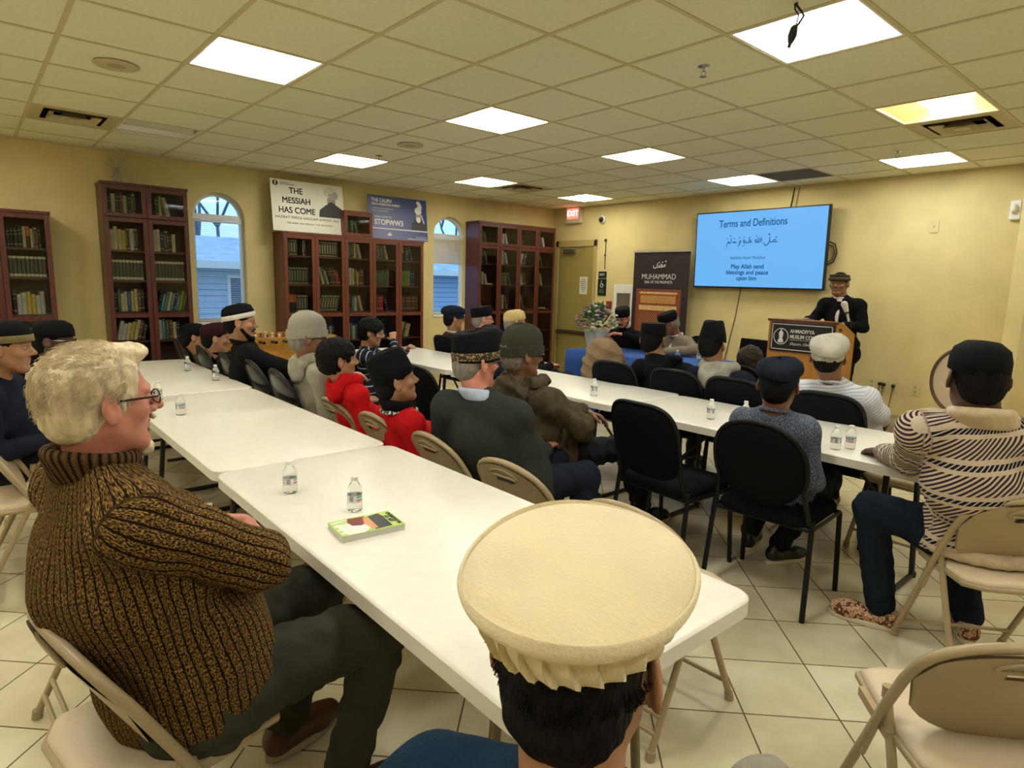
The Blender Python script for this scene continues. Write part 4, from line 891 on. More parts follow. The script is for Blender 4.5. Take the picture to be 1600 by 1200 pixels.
BL=[(-1.83,.92,.7405,'clear water bottle standing right behind the green book',200),(-2.86,3.25,.7405,'single clear water bottle on the middle right table',0),(-1.95,3.25,.7405,'clear water bottle left of the navy capped boy, nearest the empty chair',50),(-1.80,3.37,.7405,'clear water bottle half hidden by the navy capped boy',90),
 (-1.20,3.14,.7405,'left clear bottle of the pair near the striped sweater man',10),(-1.16,3.21,.7405,'right clear bottle of the pair near the striped sweater man',80),(-5.38,1.29,.7405,'farther bottle with white label on the left row of tables',0),(-4.79,1.33,.7405,'nearer bottle with white label on the left row by the black chairs',0),
 (-3.70,.84,.7405,'faint clear bottle on the second left table beside the man face',0),(-4.22,.84,.7405,'faint clear bottle partly behind the white haired man glasses',0),
 (-4.60,5.50,.7425,'small water bottle before the bearded panelist hands',0),(-3.72,5.48,.7425,'small blue tinted bottle on the blue cloth, larger of the right pair',0),(-3.62,5.72,.7425,'small bottle farther back on the blue cloth by the panelist elbow',0)]
for x,y,z,l,a in BL: dup(b0,(x,y,z),R(a),l)
# book on the table
r=thing('paperback_book','green and white paperback reading LIFE OF MUHAMMAD on the nearest table','book',(-1.665,.875,.7405),R(0)); 
m_gc=mat('cover_green',(.42,.60,.10),.35); m_pg=mat('page_edge',(.62,.62,.56),.8)
A=np.array([-1.72,.78]);Bp=np.array([-1.75,.97]);C_=np.array([-1.60,.98])
import mathutils
r.rotation_euler=(0,0,R(84))
bw2,bh2=.098,.064
MB().box((-bw2,-bh2,.0),(bw2,bh2,.018)).build('pages',m_pg,r,smooth=0); MB().box((-bw2-.001,-bh2-.001,.018),(bw2+.001,bh2+.001,.0195)).build('cover',m_gc,r,smooth=0)
pc=MB()
def blob(pts,k,mi): pc.add([(x,y,.0195+k) for x,y in pts],[tuple(range(len(pts)))],mi)
blob([(.005,-.06),(.062,-.055),(.066,.03),(.06,.058),(.02,.05),(.0,.0)],.0002,0)
blob([(-.08,-.062),(-.03,-.064),(.01,-.03),(.012,.03),(-.02,.055),(-.05,.02),(-.09,.03)],.0003,1)
blob([(-.02,-.01),(.004,.0),(.02,.03),(.012,.055),(-.04,.06),(-.05,.03),(-.045,.0)],.0005,2)
blob([(.0,-.055),(.018,-.05),(.022,.05),(.005,.045),(-.008,0)],.0006,3)
for q in range(4): blob([(-.095,-.05+q*.03),(-.06,-.045+q*.03),(-.04,-.035+q*.03),(-.06,-.036+q*.03),(-.095,-.04+q*.03)],.0004,1)
pc.build('cover_picture',[m_black,m_wt,mat('cover_maroon',(.20,.04,.04),.4),mat('cover_orange',(.6,.28,.1),.4)],r,smooth=0)
text_mesh('cover_title','LIFE OF\nMUHAMMAD',.018,m_ink,r,TX((.082,0,.0199),(0,1,0),(-1,0,0),(0,0,1)),bold=.0004,space=.8)
# foosball table
r=thing('foosball_table','orange wooden foosball table with rods behind the black jacket man','game table',(-6.95,2.60,0)); m_foos=mat('foosball_wood',(.50,.23,.03),.4,var=.2,vscale=5,stretch=(1,1,6))
f=MB(); 
for a,b in (((-.32,-.55,.50),(.32,-.52,.86)),((-.32,.52,.50),(.32,.55,.86)),((-.32,-.55,.50),(-.295,.55,.86)),((.295,-.55,.50),(.32,.55,.86))): f.box(a,b)
f.build('cabinet',m_foos,r,smooth=0,bevel=.003); MB().box((-.295,-.52,.70),(.295,.52,.72)).build('play_field',mat('field_green',(.05,.2,.06),.6),r,smooth=0)
for sx in (-.26,.26):
    for sy in (-.48,.48): MB().box((sx-.04,sy-.04,0),(sx+.04,sy+.04,.5)).build('leg',m_foos,r,smooth=0)
for i in range(8):
    y=-.44+i*.125; rd=MB().tube([(-.42,y,.82),(.46,y,.82)],.007,8).build('rod',m_chrome,r); MB().tube([(.34,y,.82),(.46,y,.82)],.016,10).build('handle',m_black,rd)
    pl=MB()
    for k in range(3):
        xx=-.2+k*.2; pl.box((xx-.014,y-.012,.76),(xx+.014,y+.012,.85)); pl.ball((xx,y,.87),.016,8,6)
    pl.build('player_figures',[mat('figure_maroon',(.2,.03,.03),.4),mat('figure_cream',(.7,.6,.42),.4)][i%2],rd)
# flowers on the head table
r=thing('flower_basket','white basket of pink and purple flowers on the head table','flowers',(-5.02,5.70,.742))
MB().lathe([(.10,0),(.13,.12),(.155,.22),(.15,.225)],28,cap=False).lathe([(.001,.002),(.10,.002)],28,cap=False).build('basket',mat('basket_white',(.50,.52,.50),.4),r)
lf=MB(); fl=MB(); rn=random.Random(3)
for i in range(260):
    a=rn.uniform(0,6.28); e=rn.uniform(-.1,1.4); q=rn.uniform(.12,.24); p=np.array([q*math.cos(e)*math.cos(a),q*math.cos(e)*math.sin(a),.24+q*math.sin(e)*1.1]); d=p-np.array([0,0,.2]); d/=np.linalg.norm(d)
    sd=np.cross(d,[0,0,1.]); sd/=np.linalg.norm(sd)+1e-9; L=rn.uniform(.06,.11); w=L*.22
    lf.add([p-sd*w*.2,p+d*L*.5-sd*w,p+d*L-[0,0,.01],p+d*L*.5+sd*w],[(0,1,2,3)])
lf.build('leaves',mat('leaf_green',(.06,.16,.04),.6),r,smooth=0)
for i in range(95):
    a=rn.uniform(0,6.28); e=rn.uniform(0,1.4); q=rn.uniform(.2,.29); c=(q*math.cos(e)*math.cos(a),q*math.cos(e)*math.sin(a),.25+q*math.sin(e))
    for k in range(5): fl.ball((c[0]+.013*math.cos(k*1.26),c[1]+.013*math.sin(k*1.26),c[2]),.0115,6,4,mi=i%3)
fl.build('blossoms',[mat('blossom_pink',(.50,.25,.34),.7),mat('blossom_purple',(.22,.12,.25),.7),mat('blossom_white',(.6,.58,.55),.7)],r)
tag(MB().lathe([(.03,0),(.034,.09),(.03,.09)],20,cap=False).build('paper_cup',m_wt,loc=(-4.80,5.62,.742)),'small white cup near the flower basket','cup')
# ================================================================== PEOPLE
f32=np.float32
def smin(a,b,k): 
    h=np.clip(.5+.5*(b-a)/k,0,1); return b+(a-b)*h-k*h*(1-h)
class Vol:
    """blend of tapered capsules and ellipsoids, meshed with surface nets"""
    def __init__(s): s.p=[]
    def cap(s,a,b,ra,rb,k=.03,op='u',fl=1,ax=None):
        s.p.append(('c',np.asarray(a,float),np.asarray(b,float),ra,rb,k,op,fl,None if ax is None else np.asarray(ax,float))); return s
    def ell(s,c,r,k=.02,op='u',Rm=None):
        s.p.append(('e',np.asarray(c,float),np.asarray(r,float),Rm,0,k,op,1,None)); return s
    def chain(s,P,r,k=.03,fl=1,ax=None,op='u'):
        rr=r if hasattr(r,'__len__') else [r]*len(P)
        for i in range(len(P)-1): s.cap(P[i],P[i+1],rr[i],rr[i+1],k,op,fl,ax)
        return s
    def bb(s,q):
        if q[0]=='c': 
            m=max(q[3],q[4]); return np.minimum(q[1],q[2])-m,np.maximum(q[1],q[2])+m
        m=max(q[2]) if q[3] is not None else q[2]; return q[1]-m,q[1]+m
    def mesh(s,res,fn=None,clip=None):
        B=[s.bb(q) for q in s.p if q[6]=='u']; lo=np.min([b[0] for b in B],0)-3*res; hi=np.max([b[1] for b in B],0)+3*res
        if clip is not None: lo=np.maximum(lo,clip[0]); hi=np.minimum(hi,clip[1])
        n=np.ceil((hi-lo)/res).astype(int)+1
        ax=[(lo[i]+np.arange(n[i])*res).astype(f32) for i in range(3)]
        F=np.full(n,.2,f32)
        for q in s.p:
            b0,b1=s.bb(q); pad=q[5]+3*res
            i0=np.clip(np.floor((b0-pad-lo)/res).astype(int),0,n); i1=np.clip(np.ceil((b1+pad-lo)/res).astype(int)+1,0,n)
            if np.any(i1<=i0): continue
            X=ax[0][i0[0]:i1[0]][:,None,None]; Y=ax[1][i0[1]:i1[1]][None,:,None]; Z=ax[2][i0[2]:i1[2]][None,None,:]
            if q[0]=='c':
                a,b,ra,rb=q[1:5]; d=b-a; L=float(d@d)+1e-12
                px,py,pz=X-a[0],Y-a[1],Z-a[2]
                if q[8] is not None:
                    e=q[8]; fl=q[7]
                    # squash along e
                    t=np.clip((px*d[0]+py*d[1]+pz*d[2])/L,0,1)
                    qx,qy,qz=px-t*d[0],py-t*d[1],pz-t*d[2]; w=(qx*e[0]+qy*e[1]+qz*e[2])*(1/fl-1)
                    dist=np.sqrt((qx+w*e[0])**2+(qy+w*e[1])**2+(qz+w*e[2])**2)-(ra+(rb-ra)*t)
                    dist=dist*min(1,fl)**.5
                else:
                    t=np.clip((px*d[0]+py*d[1]+pz*d[2])/L,0,1)
                    dist=np.sqrt((px-t*d[0])**2+(py-t*d[1])**2+(pz-t*d[2])**2)-(ra+(rb-ra)*t)
            else:
                c,r,Rm=q[1:4]; px,py,pz=X-c[0],Y-c[1],Z-c[2]
                if Rm is not None: px,py,pz=[px*Rm[0,j]+py*Rm[1,j]+pz*Rm[2,j] for j in range(3)]
                k0=np.sqrt((px/r[0])**2+(py/r[1])**2+(pz/r[2])**2)+1e-6; k1=np.sqrt((px/r[0]**2)**2+(py/r[1]**2)**2+(pz/r[2]**2)**2)+1e-6
                dist=k0*(k0-1)/k1
            sl=tuple(slice(i0[i],i1[i]) for i in range(3)); dist=dist.astype(f32)
            if q[6]=='u': F[sl]=smin(F[sl],dist,q[5])
            elif q[6]=='s': F[sl]=-smin(-F[sl],dist,q[5])
        if fn is not None:
            F=fn(F,ax[0][:,None,None],ax[1][None,:,None],ax[2][None,None,:])
        F[0]=.1;F[-1]=.1;F[:,0]=.1;F[:,-1]=.1;F[:,:,0]=.1;F[:,:,-1]=.1
        return nets(F,lo,res)
def nets(F,lo,res):
    S=F<0; n=F.shape; acc=np.zeros((n[0],n[1],n[2],3),f32); cnt=np.zeros(n,f32); edges=[]
    for a in range(3):
        s0=[slice(None)]*3; s1=[slice(None)]*3; s0[a]=slice(0,-1); s1[a]=slice(1,None)
        cr=S[tuple(s0)]!=S[tuple(s1)]; I=np.argwhere(cr)
        if len(I)==0: return np.zeros((0,3)),[]
        f0=F[tuple(s0)][cr]; f1=F[tuple(s1)][cr]; t=f0/(f0-f1); P=I.astype(f32); P[:,a]+=t
        b,c=(a+1)%3,(a+2)%3
        for db in (0,-1):
            for dc in (0,-1):
                J=I.copy(); J[:,b]+=db; J[:,c]+=dc
                np.add.at(acc,(J[:,0],J[:,1],J[:,2]),P); np.add.at(cnt,(J[:,0],J[:,1],J[:,2]),1)
        edges.append((a,I,S[tuple(s0)][cr]))
    m=cnt>0; idx=np.full(n,-1,np.int64); idx[m]=np.arange(m.sum()); V=acc[m]/cnt[m][:,None]*res+lo
    Fc=[]
    for a,I,ins in edges:
        b,c=(a+1)%3,(a+2)%3
        def g(db,dc):
            J=I.copy(); J[:,b]+=db; J[:,c]+=dc; return idx[J[:,0],J[:,1],J[:,2]]
        q=np.stack([g(-1,-1),g(0,-1),g(0,0),g(-1,0)],1); q[~ins]=q[~ins][:,::-1]; Fc.append(q)
    return V,np.concatenate(Fc)
def wrinkle(amp,fr,seed=0,rib=None):
    def fn(F,X,Y,Z):
        s=seed*1.7
        n=np.sin(X*fr+s+2.1*np.sin(Z*fr*.6+s)+1.3*np.sin(Y*fr*.8))*np.sin(Z*fr*.9+1.7*np.sin(Y*fr*.7+s)+1.2*np.sin(X*fr*.5))
        n2=np.sin(Y*fr*2.3+1.5*np.sin(X*fr*1.9+s)+Z*fr*1.1)*.35
        return F+(amp*(n+n2)).astype(f32)
    return fn
def vmesh(name,parts,mats,parent,loc,attrs=None,smooth=True):
    """parts: [(V,F,mat index)]"""
    o=0;VV=[];FF=[];MI=[]
    for V,F,mi in parts:
        if len(V)==0: continue
        VV.append(V-np.asarray(loc)); FF.append(np.asarray(F)+o); MI+= [mi]*len(F); o+=len(V)
    V=np.concatenate(VV); F=np.concatenate(FF)
    me=D.meshes.new(name); me.vertices.add(len(V)); me.vertices.foreach_set('co',V.astype(f32).ravel())
    me.loops.add(len(F)*4); me.loops.foreach_set('vertex_index',F.astype(np.int32).ravel())
    me.polygons.add(len(F)); me.polygons.foreach_set('loop_start',np.arange(len(F),dtype=np.int32)*4)
    me.update(calc_edges=True); me.validate()
    for m in (mats if isinstance(mats,(list,tuple)) else [mats]): me.materials.append(m)
    if len(me.polygons)==len(MI): me.polygons.foreach_set('material_index',np.array(MI,dtype=np.int32))
    me.shade_smooth()
    if attrs:
        for nm,fnc in attrs.items():
            A=fnc(V+np.asarray(loc)); at=me.attributes.new(nm,'FLOAT_VECTOR','POINT'); at.data.foreach_set('vector',A.astype(f32).ravel())
    o_=D.objects.new(name,me); COL.objects.link(o_); o_.parent=parent; return o_
def rotm(yaw,pitch=0,roll=0):
    return np.array(Matrix.Rotation(yaw,3,'Z')@Matrix.Rotation(pitch,3,'X')@Matrix.Rotation(roll,3,'Y'))
SK={'fair':(.54,.215,.15),'tan':(.36,.18,.09),'brown':(.22,.10,.05),'dark':(.085,.038,.022),'olive':(.40,.22,.11),'pale':(.5,.3,.2)}
SKM={k:mat('skin_'+k,c,.48,var=.10,vscale=25,bump=.05,bscale=300) for k,c in SK.items()}
for m in SKM.values():
    b=m.node_tree.nodes['Principled BSDF']; b.inputs['Subsurface Weight'].default_value=.06; b.inputs['Subsurface Radius'].default_value=(.02,.008,.004); b.inputs['Subsurface Scale'].default_value=.3
HR={'black':(.006,.005,.005),'white':(.66,.56,.38),'grey':(.22,.20,.17),'dkbrown':(.02,.012,.008)}
HRM={k:mat('hair_'+k,c,.6,spec=.25 if k!='black' else .1,var=.25,vscale=60,bump=.6,bscale=120,stretch=(1,1,.25)) for k,c in HR.items()}
m_eye=mat('eye_white',(.42,.36,.30),.3); m_iris=mat('iris_dark',(.02,.012,.008),.15); m_shoe=mat('shoe_black',(.012,.012,.012),.35); m_lens=m_cglass
def head_vol(v,hc,M,s=1.0,neck_to=None,ears=True,k=1,jaw=1,nose=1):
    P=lambda x,y,z: hc+M@(np.array([x,y,z])*s)
    E=lambda c,r,kk=.02,op='u',Rm=None: v.ell(P(*c),np.array(r)*s,kk*s,op,M if Rm is None else M@Rm)
    E((0,-.014,.035),(.076,.097,.084)); E((0,.028,-.02),(.062,.064,.09),.03)
    for q in (-1,1):
        v.cap(P(q*.052,-.005,-.045),P(q*.020*jaw,.062,-.098),.022*s,.018*s,.03*s)
        E((q*.044,.058,-.022),(.022,.02,.018),.02)
        E((q*.031,.086,.006),(.016,.012,.012),.012,'s')
        v.cap(P(q*.012,.090,.024),P(q*.046,.076,.022),.009*s,.007*s,.012*s)
        E((q*.031,.078,.004),(.0135,.012,.011),.004)
        if ears:
            Re=rotm(q*R(22),0,q*R(-6)); E((q*.087,-.010,-.002),(.0070,.021,.036),.005,'u',Re); E((q*.079,-.002,-.012),(.012,.012,.020),.008,'u',Re)
            E((q*.0935,-.005,.004),(.006,.010,.018),.004,'s',Re)
    E((0,.064,-.100),(.022,.020,.018),.02)
    v.cap(P(0,.088,.014),P(0,.112*nose,-.024),.008*s,.0115*s,.012*s)
    for q in (-1,1): E((q*.012,.098,-.030),(.009,.010,.008),.008)
    v.cap(P(-.020,.080,-.056),P(.020,.080,-.056),.006*s,.006*s,.008*s); E((0,.087,-.055),(.015,.008,.006),.006); E((0,.084,-.067),(.016,.009,.007),.006); E((0,.094,-.0605),(.022,.006,.0018),.003,'s')
    n0=P(0,-.028,-.045); n1=neck_to
    v.cap(n0,n1,.056*s,.062*s,.03*s)
def hand_vol(v,wr,dr,nrm,side,curl=.5,s=1.0):
    """wr wrist, dr pointing direction, nrm back-of-hand normal, side +1 thumb towards cross(dr,nrm)"""
    dr=np.asarray(dr,float); dr/=np.linalg.norm(dr); nrm=np.asarray(nrm,float); nrm-=dr*(nrm@dr); nrm/=np.linalg.norm(nrm); lt=np.cross(dr,nrm)*side
    wr=np.asarray(wr,float)
    v.cap(wr-dr*.05*s,wr,.026*s,.026*s,.02*s,'u',.75,nrm)
    v.cap(wr+dr*.012*s+lt*.004*s,wr+dr*.07*s+lt*.002*s,.030*s,.037*s,.015*s,'u',.42,nrm)
    for i,(off,L) in enumerate(((.030,.078),(.010,.086),(-.010,.080),(-.029,.062))):
        b=wr+dr*.078*s+lt*off*s; a=curl*.9; p=b-lt*0; L*=s
        seg=[.45,.3,.25]; d=dr.copy(); r=[.0095,.0088,.0080,.0070]
        for j in range(3):
            a_=curl*(.5 if j==0 else .9); d=d*math.cos(a_)-nrm*math.sin(a_); d/=np.linalg.norm(d); q=p+d*L*seg[j]
            v.cap(p,q,r[j]*s,r[j+1]*s,.003*s); p=q
            # keep rotating normal with the bend
            if j<2: nr=nrm
        
    tb=wr+dr*.02*s+lt*.026*s; t1=tb+(dr*.55+lt*.75-nrm*.3)*.036*s; t2=t1+(dr*.85+lt*.25-nrm*.45)*.034*s
    v.cap(tb,t1,.014*s,.0105*s,.012*s); v.cap(t1,t2,.0105*s,.0085*s,.004*s)
def nearest_attr(segs):
    def fn(V):
        best=np.full(len(V),9.); A=np.zeros((len(V),3))
        for idx,(a,b,r,ref) in enumerate(segs):
            a=np.asarray(a,float);b=np.asarray(b,float); d=b-a; L=np.linalg.norm(d); d=d/L
            p=V-a; t=p@d; tc=np.clip(t,0,L); q=p-tc[:,None]*d; dist=np.linalg.norm(q,axis=1)-r
            e1=np.asarray(ref,float)-d*(np.asarray(ref,float)@d); e1/=np.linalg.norm(e1); e2=np.cross(d,e1)
            an=np.arctan2(p@e2,p@e1); m=dist<best; best[m]=dist[m]
            A[m,0]=(an*r)[m]; A[m,1]=t[m]; A[m,2]=idx
        return A
    return fn
def hat_mesh(kind,s=1.0):
    """list of (part name, MB, material key) in head space"""
    out=[]; sx,sy=.84,1.08
    def dome(pr,name,mk,seg=48,fn=None,r=.1): out.append((name,MB().lathe([(a*r/.1,b) for a,b in pr],seg,sx,sy,fn=fn,cap=False),mk))
    if kind=='kufi':      # stiff flat topped cap
        dome([(.101,.035),(.104,.037),(.103,.10),(.101,.125),(.096,.131),(.05,.130),(.0001,.129)],'hat','k')
    if kind=='tall':      # tall tapering cap with a creased top
        def fn(x,y,z,a,t): return (x*(1-.38*max(0,(z-.05)/.11)),y*(1-.02*max(0,(z-.05)/.11)),z+(.012*abs(math.cos(a))*max(0,(z-.05)/.11)))
        dome([(.102,.02),(.105,.022),(.104,.07),(.101,.12),(.097,.152),(.088,.158),(.04,.150),(.00005,.146)],'hat','k',fn=fn)
    if kind=='skull':
        dome([(.101,.03),(.104,.032),(.103,.07),(.093,.105),(.06,.128),(.00005,.134)],'hat','k')
    if kind=='band':
        dome([(.102,.035),(.105,.037),(.103,.075),(.092,.11),(.06,.13),(.00005,.136)],'hat','k'); dome([(.1065,.030),(.1085,.032),(.1075,.062),(.105,.064)],'hat_band','b')
    if kind=='pattern':
        def fn(x,y,z,a,t): q=max(0,(z-.05)/.1); return (x*(1-.10*q),y*(1+.05*q),z+.012*q*math.sin(a))
        dome([(.103,.008),(.106,.010),(.107,.05),(.107,.10),(.105,.132),(.097,.144),(.05,.147),(.00005,.146)],'hat','k',fn=fn)
        dome([(.1075,.018),(.1085,.019),(.1090,.052),(.108,.053)],'hat_band','b',fn=fn)
    if kind=='beanie':
        def fn(x,y,z,a,t): q=1+.012*math.sin(a*3+z*40)*(z>.07); return (x*q,y*q*(1.0),z+.006*math.sin(a*2+1))
        dome([(.100,.0),(.112,.002),(.113,.045),(.111,.052),(.105,.053),(.104,.075),(.097,.11),(.078,.140),(.045,.158),(.00005,.162)],'hat','k',fn=fn)
    if kind=='beret':
        def fn(x,y,z,a,t):
            q=1+.03*math.sin(a*5+1)*(z>.06)*(z<.12); return (x*q,y*q-.012*(z>.06),z+.008*math.sin(a*2+.5)*(z>.06))
        dome([(.100,.012),(.103,.014),(.104,.045),(.106,.047),(.122,.062),(.126,.082),(.116,.108),(.085,.128),(.04,.137),(.00005,.138)],'hat','k',fn=fn); dome([(.1035,.008),(.1055,.010),(.106,.044),(.104,.046)],'hat_band','b')
    if kind=='roll':   # pakol with a rolled rim
        dome([(.10,.03),(.112,.032),(.120,.045),(.118,.062),(.108,.070)],'rolled_rim','b'); dome([(.107,.066),(.112,.078),(.108,.092),(.06,.097),(.001,.098)],'hat','k')
    return out
def person(name_label,cat,head,hyaw,pelvis,byaw,top,trous,skin='brown',hair='black',hairlen=0,hat=None,hatm=None,hpitch=0,hroll=0,girth=1.0,hs=1.0,ss=1.0,arms='lap',legs='sit',knees=None,feet=None,
           collar='crew',collarm=None,hood=None,inner=None,glasses=None,beard=None,eyes=False,shoes=None,shoem=None,res=.010,hres=None,wr=.0035,seed=1,elbL=None,elbR=None,handL=None,handR=None,hatpitch=0,cuff=None,coatlen=0,stand=False,lean=None,hairfn=None,shoulders=None,nosejaw=(1,1),thin=False):
    hc=np.array(head,float); pv=np.array(pelvis,float); hres=hres or min(res,.007)
    Rb=rotm(byaw); F=Rb@np.array([0,1,0.]); RT=Rb@np.array([1,0,0.]); UP=np.array([0,0,1.])
    Mh=rotm(hyaw,hpitch,hroll)
    root=thing('person',name_label,cat,(pv[0],pv[1],0)); loc=np.array([pv[0],pv[1],0.])
    nb=hc+Mh@np.array([0,-.035,-.10])*hs+np.array([0,0,-.075*hs])   # base of neck
    if lean is not None: nb=np.array(lean,float)
    ch=nb-UP*.20*ss-F*.0; ch=ch*.8+ (pv+UP*.25*ss)*.2
    sw=.165*ss*(.6+.4*girth)
    sL,sR=(nb-RT*sw-UP*.065*ss+F*.0,nb+RT*sw-UP*.065*ss)
    if shoulders: sL,sR=map(lambda q:np.array(q,float),shoulders)
    hipL,hipR=pv-RT*.085*ss,pv+RT*.085*ss
    sp1=pv+UP*.12*ss
    ua,fa=.27*ss,.25*ss
    def pre(kind,sd):
        s=sL if sd<0 else sR; q=RT*sd
        if kind=='lap': return s+q*.055*ss+F*.03-UP*.26*ss, pv+q*.07+F*.26*ss+UP*.13
        if kind=='table': return s+q*.10*ss+F*.12-UP*.24*ss, s+q*(-.02)+F*.34*ss-UP*.27*ss
        if kind=='down': return s+q*.08-UP*.27*ss+F*.0, s+q*.12-UP*.50*ss+F*.08
        if kind=='cross': return s+q*.07*ss+F*.10-UP*.24*ss, s-q*.16*ss+F*.26-UP*.20*ss
    eL,hL=pre(arms,-1); eR,hR=pre(arms,1)
    if elbL is not None: eL=np.array(elbL,float)
    if elbR is not None: eR=np.array(elbR,float)
    if handL is not None: hL=np.array(handL,float)
    if handR is not None: hR=np.array(handR,float)
    if knees: kL,kR=[np.array(q,float) for q in knees]
    elif stand: kL,kR=hipL-UP*.42*ss+F*.02,hipR-UP*.42*ss+F*.02
    else: kL,kR=hipL-RT*.05+F*.42*ss,hipR+RT*.05+F*.42*ss
    if feet: aL,aR=[np.array(q,float) for q in feet]
    elif stand: aL,aR=hipL-UP*(pv[2]-.09),hipR-UP*(pv[2]-.09)
    else:
        aL=np.array([kL[0],kL[1],.09])-F*.06; aR=np.array([kR[0],kR[1],.09])-F*.06
    FD=[(a-k)*np.array([1,1,0]) for a,k in ((aL,kL),(aR,kR))]
    # ---- body
    v=Vol(); head_vol(v,hc,Mh,hs,nb-UP*.03,jaw=nosejaw[1],nose=nosejaw[0]); hd=v.mesh(hres)
    b=Vol(); rt=.85
    b.cap(nb-UP*.01,ch,.065*ss,.105*ss*girth,.06,'u',.72,F); b.cap(ch,sp1,.125*ss*girth,.12*ss*girth,.06,'u',.75,F); b.cap(hipL,hipR,.085*ss*girth**.5,.085*ss*girth**.5,.05)
    b.cap(sL,sR,.045*ss,.045*ss,.05)
    for s_,e_,h_ in ((sL,eL,hL),(sR,eR,hR)): b.cap(s_,e_,.046*ss,.036*ss,.04); b.cap(e_,h_,.036*ss,.025*ss,.02)
    for h_,k_,a_ in ((hipL,kL,aL),(hipR,kR,aR)): b.cap(h_,k_,.075*ss,.05*ss,.04); b.cap(k_,a_,.048*ss,.032*ss,.02)
    bd=b.mesh(max(res,.012))
    parts=[hd+(0,),bd+(0,)]
    hv=Vol()
    for e_,h_,sd in ((eL,hL,-1),(eR,hR,1)):
        d=h_-e_; d/=np.linalg.norm(d); nn=UP if abs(d[2])<.8 else F
        hand_vol(hv,h_,d*.9-UP*.12,nn,-sd,.55,ss)
    parts.append(hv.mesh(min(res,.0065))+(0,))
    body=vmesh('body',parts,SKM[skin],root,loc)
    # ---- trousers
    t=Vol(); g=girth
    t.cap(hipL,hipR,.105*ss*g**.5,.105*ss*g**.5,.06); t.cap(pv,sp1,.13*ss*g,.125*ss*g,.05,'u',.85,F)
    for h_,k_,a_ in ((hipL,kL,aL),(hipR,kR,aR)):
        t.cap(h_,k_,.088*ss*(.5+.5*g),.068*ss,.05); t.cap(k_,a_+UP*.02,.068*ss,.058*ss,.02)
    vmesh('trousers',[t.mesh(res,wrinkle(wr*1.1,38,seed+3))+(0,)],trous,root,loc)
    # ---- shoes
    for a_,k_ in ((aL,kL),(aR,kR)):
        f_=F if not feet else None
        fd=F
        if feet and abs(k_[2]-a_[2])>.05:
            q=(k_-hipL)*np.array([1,1,0]); fd=q/np.linalg.norm(q) if np.linalg.norm(q)>.1 else F
        sh=Vol(); z0=a_[2]-.09
        heel=np.array([a_[0],a_[1],z0+.045])-fd*.035; toe=np.array([a_[0],a_[1],z0+.038])+fd*.165
        sh.cap(heel,toe,.038*ss,.036*ss,.02,'u',1); sh.cap(heel+UP*.02,heel+UP*.06+fd*.015,.036*ss,.034*ss,.03); sh.ell((heel+toe)/2+fd*.05,(.045*ss,.045*ss,.04*ss),.03)
        def flat(F_,X,Y,Z,z0=z0): return np.maximum(F_,(z0+.012-Z).astype(f32)+0*F_)
        so=vmesh('shoe',[sh.mesh(min(res,.008),flat)+(0,)],shoem or m_shoe,root,loc)
        if shoes:
            c=MB(); c.prism([(q[0],q[1]) for q in [ (heel-loc)[:2]+ (np.array([fd[0],fd[1]])*(.10+.145*math.cos(u))+np.array([-fd[1],fd[0]])*.045*math.sin(u)) for u in np.linspace(0,2*math.pi,20,endpoint=False)]],z0+.0015,z0+.024)
            c.build('sole',shoes,so,bevel=.003)
    # ---- top garment
    T_=Vol(); 
    T_.cap(nb-UP*.035,ch,.075*ss,.135*ss*g,.07,'u',.74,F); T_.cap(ch,sp1,.150*ss*g,.146*ss*g,.08,'u',.80,F); T_.cap(sp1,pv-UP*(.02+coatlen),.146*ss*g,.145*ss*g,.05,'u',.88,F); T_.cap(hipL+UP*(.03-coatlen*.5),hipR+UP*(.03-coatlen*.5),.125*ss*g**.6,.125*ss*g**.6,.06)
    T_.cap(sL,sR,.062*ss,.062*ss,.06); T_.cap(sL,nb-UP*.02,.055*ss,.055*ss,.05); T_.cap(sR,nb-UP*.02,.055*ss,.055*ss,.05)
    for s_,e_,h_ in ((sL,eL,hL),(sR,eR,hR)):
        d=h_-e_; L=np.linalg.norm(d); d/=L
        T_.cap(s_,e_,.066*ss*(.6+.4*g),.055*ss*(.6+.4*g),.045); T_.cap(e_,h_-d*.03,.054*ss*(.6+.4*g),.040*ss,.02)
    if inner is not None:   # open front: cut a V
        fr=Mh@np.array([0,1,0.])
        T_.cap(nb+F*.10+UP*.02,ch+F*.13-UP*.08,.040*ss,.008,.012,'s')
    if hood is not None:
        bk=-F
        hv_=Vol(); ring=[]
        for a_ in np.linspace(R(-35),R(215),12):
            w=math.cos(a_); y=-math.sin(a_); ring.append(nb+RT*(.105*w*ss)-F*(-y*.085)*1.0*ss*(1 if y<0 else .8)+UP*(.035-.04*(y>.3))+UP*(.0))
        hv_.chain(ring,[.030*ss]*12,.03); hv_.ell(nb-F*.095*ss-UP*.035*ss,(.11*ss,.055*ss,.10*ss),.04,'u',Rb); hv_.ell(nb-F*.115*ss+UP*.055*ss,(.07*ss,.028*ss,.055*ss),.03,'s',Rb)
        vmesh('hood',[hv_.mesh(min(res,.008),wrinkle(wr,45,seed+9))+(0,)],hood,root,loc)
    segs=[(pv-UP*.1,nb,.16*g,RT),(sL,eL,.06,UP),(eL,hL,.05,UP),(sR,eR,.06,UP),(eR,hR,.05,UP)]
    w0=wrinkle(wr,26,seed); zc=pv[2]-.052
    tm=T_.mesh(res,w0 if stand else (lambda F_,X,Y,Z: np.maximum(w0(F_,X,Y,Z),(zc-Z).astype(f32)+0*F_)))
    topo=vmesh('upper_garment',[tm+(0,)],top,root,loc,{'rib':nearest_attr(segs)})
